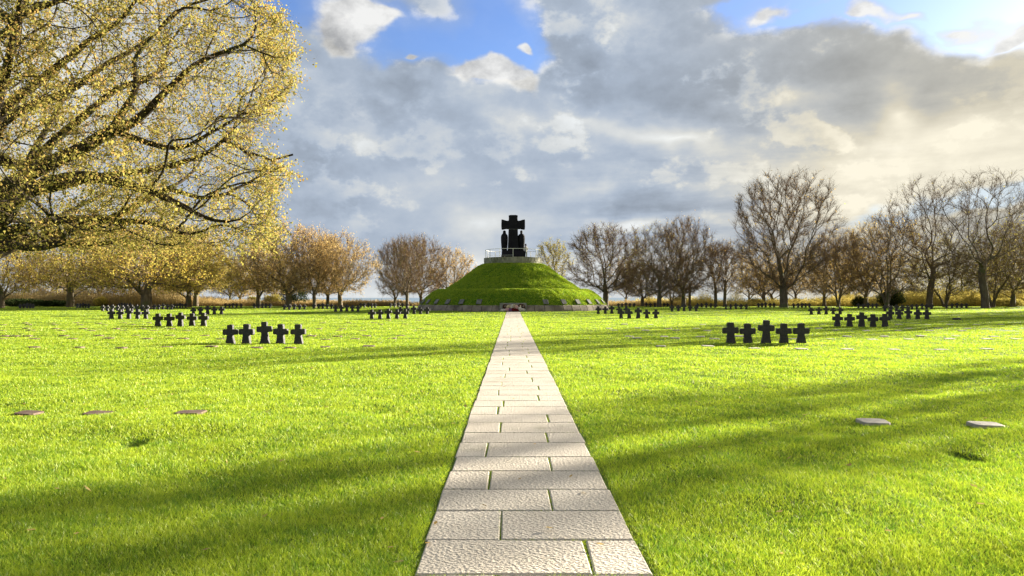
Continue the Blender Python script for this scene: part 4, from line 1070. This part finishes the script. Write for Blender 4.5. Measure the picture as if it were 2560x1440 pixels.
def world():
    w = D.worlds.new('World'); SC.world = w; w.use_nodes = True; w.node_tree.nodes.clear(); nt = NT(w.node_tree)
    w.cycles.sampling_method = 'MANUAL'; w.cycles.sample_map_resolution = 256
    out = nt.new('ShaderNodeOutputWorld')
    sky = nt.new('ShaderNodeTexSky', sky_type='NISHITA'); sky.sun_disc = False; sky.sun_elevation = R(SUN_EL); sky.sun_rotation = R(SUN_AZ)
    sky.air_density = 1.0; sky.dust_density = .6; sky.ozone_density = 2.5
    dv = nt.new('ShaderNodeTexCoord').outputs['Generated']
    nrm = nt.new('ShaderNodeVectorMath', operation='NORMALIZE'); nt.l.new(dv, nrm.inputs[0]); dv = nrm.outputs[0]
    sp = nt.new('ShaderNodeSeparateXYZ'); nt.l.new(dv, sp.inputs[0]); x, y, z = sp.outputs
    az = nt.m('ARCTAN2', x, y); el = nt.m('ARCSINE', z)
    cv = nt.mapping(dv, (1, 1, 1.5))
    wn = nt.noise(cv, 5, 4, .6, 0, 1)
    warp = nt.new('ShaderNodeVectorMath', operation='MULTIPLY_ADD'); nt.l.new(wn, warp.inputs[0]); warp.inputs[1].default_value = (.14, .10, 0)
    ae = nt.new('ShaderNodeCombineXYZ'); nt.l.new(az, ae.inputs[0]); nt.l.new(el, ae.inputs[1]); nt.l.new(ae.outputs[0], warp.inputs[2]); wv = warp.outputs[0]
    n1 = nt.noise(cv, 2.8, 5, .56, .1)
    # billows: the same noise read twice, a little apart towards the sun, gives lit and shaded flanks
    nb = nt.mapping(cv, loc=(5.3, 2.2, .9)); n2 = nt.noise(nb, 6.5, 10, .60, 0)
    nb2 = nt.mapping(cv, loc=(5.3 + .016, 2.2 + .008, .9 + .030)); n2b = nt.noise(nb2, 6.5, 7, .58, 0)
    relief = nt.m('SUBTRACT', n2, n2b); lit = nt.ss(relief, -.03, .07)
    n3 = nt.noise(nt.mapping(dv, (1, 1, 5.5), loc=(7, 2, 1)), 4.0, 7, .6, .25)
    def blob(px, py, rx, ry, rot=0):
        a, e = dirpx(px, py)
        mp_ = nt.new('ShaderNodeMapping', vector_type='TEXTURE'); nt.l.new(wv, mp_.inputs[0])
        mp_.inputs['Location'].default_value = (a + .07, e + .05, 0); mp_.inputs['Rotation'].default_value = (0, 0, R(rot)); mp_.inputs['Scale'].default_value = (2.1 * rx / F, 2.1 * ry / F, 1)
        g_ = nt.new('ShaderNodeTexGradient', gradient_type='QUADRATIC_SPHERE'); nt.l.new(mp_.outputs[0], g_.inputs[0]); return g_.outputs['Fac']
    def total(lst):
        acc = 0.0
        for it in lst: acc = nt.m('MULTIPLY_ADD', blob(*it[1:]), it[0], acc)
        return acc
    blue = total([(1.7, 700, -15, 110, 56), (1.1, 960, 40, 100, 70), (1.8, 1080, 130, 190, 48, -4), (2.0, 1250, 50, 100, 120), (1.7, 1300, 140, 90, 50), (1.6, 2110, 10, 190, 34), (1.7, 2420, 8, 230, 50, -4), (1.4, 2560, 45, 110, 46), (1.1, 1890, -20, 110, 26)])
    cov = nt.m('ADD', nt.m('SUBTRACT', 1.0, blue), nt.m('MULTIPLY', nt.m('SUBTRACT', n2, .5), 1.7))
    veil = nt.m('SUBTRACT', 1.0, nt.m('MULTIPLY', blue, .75), clamp=True)
    cover = nt.m('MAXIMUM', nt.ss(cov, .10, .72), nt.m('MULTIPLY', nt.m('MULTIPLY_ADD', veil, .6, .14), nt.ss(n1, .3, .65)))
    edge = nt.m('MULTIPLY', nt.ss(cov, .24, .42), nt.ss(cov, .95, .5))
    puff = total([(.9, 1215, 180, 90, 24), (1.5, 865, 50, 95, 50, 8), (1.0, 800, 100, 60, 36), (.9, 950, 40, 50, 30), (1.5, 1170, 195, 68, 34), (1.1, 1270, 205, 60, 28, -15), (.8, 1320, 225, 50, 32), (.6, 1390, 265, 90, 26, -30), (1.2, 1005, 152, 22, 8), (1.2, 1335, 142, 22, 9), (1.2, 1950, 22, 95, 30), (1.2, 2160, 8, 80, 18), (1.1, 2190, 40, 60, 14), (.9, 2300, 40, 60, 16), (1.1, 2420, 62, 80, 22), (1.1, 2540, 74, 90, 18, 18)])
    pd = nt.m('ADD', puff, nt.m('MULTIPLY', nt.m('SUBTRACT', n2, .5), 2.4))
    puffm = nt.ss(pd, .36, .92)
    lum = total([(-.09, 1720, 190, 360, 150, 4), (-.09, 1480, 150, 110, 120), (-.10, 1570, 480, 120, 24), (-.06, 2120, 180, 280, 90), (.14, 1540, 60, 90, 70), (.40, 1670, 340, 140, 24, -10), (.25, 1460, 290, 110, 30, -18), (.42, 1590, 550, 70, 14), (.18, 1330, 310, 170, 34, -20), (.14, 1050, 480, 110, 50, 20), (.26, 1220, 560, 110, 50, 10), (.22, 1480, 470, 100, 34, 20), (.35, 2230, 290, 34, 60, -10), (.16, 2480, 350, 260, 60, 8), (.24, 2250, 440, 320, 70), (.22, 2600, 420, 300, 150), (.26, 1980, 540, 190, 50), (.45, 100, 150, 260, 260), (.12, 1380, 600, 160, 40), (-.09, 1000, 290, 200, 90), (-.09, 800, 420, 130, 110), (.25, 1330, 665, 700, 30), (.2, 1970, 260, 110, 26), (.14, 900, 380, 90, 60)])
    # a nearer layer of ragged cloud with bright rims towards the light
    rimb = total([(.9, 1560, 130, 260, 190), (.8, 1300, 480, 380, 120), (.8, 1620, 330, 260, 70), (.9, 2150, 330, 330, 120), (.9, 2300, 470, 420, 90), (.5, 900, 400, 200, 200), (.8, 2200, 90, 400, 60)])
    dB = nt.m('ADD', n2, nt.m('MULTIPLY', nt.m('SUBTRACT', n1, .5), .8))
    rim = nt.m('MULTIPLY', nt.m('MULTIPLY', nt.ss(dB, .47, .55), nt.ss(dB, .70, .56)), nt.m('MULTIPLY', lit, nt.m('ADD', .10, rimb), clamp=True))
    L = nt.m('ADD', .515, lum)
    L = nt.m('MULTIPLY_ADD', nt.ss(dB, .47, .62, .03, -.05), 1.0, L)
    L = nt.m('MULTIPLY_ADD', nt.m('SUBTRACT', n1, .5), .12, L); L = nt.m('MULTIPLY_ADD', relief, nt.ss(n1, .35, .65, .4, .8), L)
    L = nt.m('MULTIPLY_ADD', nt.m('SUBTRACT', n3, .5), nt.m('MULTIPLY', nt.ss(el, .34, .08), nt.ss(az, -.1, .35, .2, 1.1)), L)
    L = nt.m('ADD', L, nt.ss(el, .07, .005, 0, .2))
    L = nt.m('MULTIPLY_ADD', rim, .24, L)
    L = nt.m('MINIMUM', nt.m('MAXIMUM', L, .24), .93)
    warm = nt.m('ADD', nt.ss(az, .12, .62, 0, .8), nt.m('MULTIPLY', nt.ss(L, .48, .75), .5), clamp=True)
    tint = nt.mix(warm, (.83, .975, 1.19), (1.08, 1.01, .82))
    gaps = total([(1.0, 2430, 500, 150, 26, 8), (.9, 2250, 550, 120, 16, 10), (.9, 2600, 480, 120, 26), (.8, 960, 640, 160, 36), (.5, 800, 600, 160, 60), (.5, 1900, 600, 200, 26)])
    tint = nt.mix(nt.ss(nt.m('ADD', gaps, nt.m('MULTIPLY', nt.m('SUBTRACT', n3, .5), 1.6)), .35, .9), tint, (.88, 1.0, 1.08))
    cc = nt.new('ShaderNodeCombineColor')
    for k in range(3): nt.l.new(L, cc.inputs[k])
    body = nt.mix(1.0, cc.outputs[0], tint, 'MULTIPLY')
    pb = nt.m('MULTIPLY_ADD', relief, 2.6, .74); pb = nt.m('MULTIPLY_ADD', nt.ss(pd, 1.0, .5), .12, pb); pb = nt.m('MINIMUM', nt.m('MAXIMUM', pb, .42), .97); pc = nt.new('ShaderNodeCombineColor')
    nt.l.new(pb, pc.inputs[0]); nt.l.new(nt.m('MULTIPLY', pb, .985), pc.inputs[1]); nt.l.new(nt.m('MULTIPLY', pb, .94), pc.inputs[2])
    white = nt.m('MAXIMUM', nt.m('MULTIPLY', puffm, .92), nt.m('MULTIPLY', nt.m('MULTIPLY', edge, lit), .6), clamp=True)
    body = nt.mix(white, body, pc.outputs[0])
    dt = nt.new('ShaderNodeVectorMath', operation='DOT_PRODUCT'); nt.l.new(dv, dt.inputs[0]); dt.inputs[1].default_value = tuple(SUNV)
    gl = nt.m('MULTIPLY', nt.m('POWER', nt.m('MAXIMUM', dt.outputs['Value'], 0), 90), 6.0)
    gc = nt.new('ShaderNodeCombineColor'); nt.l.new(gl, gc.inputs[0]); nt.l.new(nt.m('MULTIPLY', gl, .88), gc.inputs[1]); nt.l.new(nt.m('MULTIPLY', gl, .60), gc.inputs[2])
    body = nt.mix(1.0, body, gc.outputs[0], 'ADD')
    b1 = nt.new('ShaderNodeBackground'); b2 = nt.new('ShaderNodeBackground'); mx = nt.new('ShaderNodeMixShader')
    hs = nt.new('ShaderNodeHueSaturation'); hs.inputs['Saturation'].default_value = 1.2; hs.inputs['Hue'].default_value = .52; hs.inputs['Value'].default_value = .95; nt.l.new(sky.outputs[0], hs.inputs['Color'])
    nt.l.new(hs.outputs[0], b1.inputs[0]); b1.inputs[1].default_value = .05
    nt.l.new(body, b2.inputs[0]); b2.inputs[1].default_value = 1.0 / 2 ** EXPO
    cvr = nt.m('MAXIMUM', cover, nt.m('MULTIPLY', puffm, .95))
    cvr = nt.m('MAXIMUM', cvr, nt.ss(z, .03, -.01))
    nt.l.new(cvr, mx.inputs[0]); nt.l.new(b1.outputs[0], mx.inputs[1]); nt.l.new(b2.outputs[0], mx.inputs[2]); nt.l.new(mx.outputs[0], out.inputs[0])
world()

# ---------------------------------------------------------------- camera
cam = D.cameras.new('camera'); cam.sensor_width = 36; cam.lens = 36 * F / 2560; cam.clip_start = .05; cam.clip_end = 60000
co = D.objects.new('camera', cam); COL.objects.link(co); co.location = (CAMX, 0, CAMZ)
co.rotation_euler = (R(90) + math.atan((HOR - 720) / F), 0, 0)
SC.camera = co
SC.render.resolution_x, SC.render.resolution_y = 1024, 576
SC.view_settings.view_transform = 'Standard'; SC.view_settings.look = 'None'; SC.view_settings.exposure = EXPO; SC.view_settings.gamma = 1
SC.cycles.max_bounces = 6; SC.cycles.diffuse_bounces = 3; SC.cycles.transmission_bounces = 4
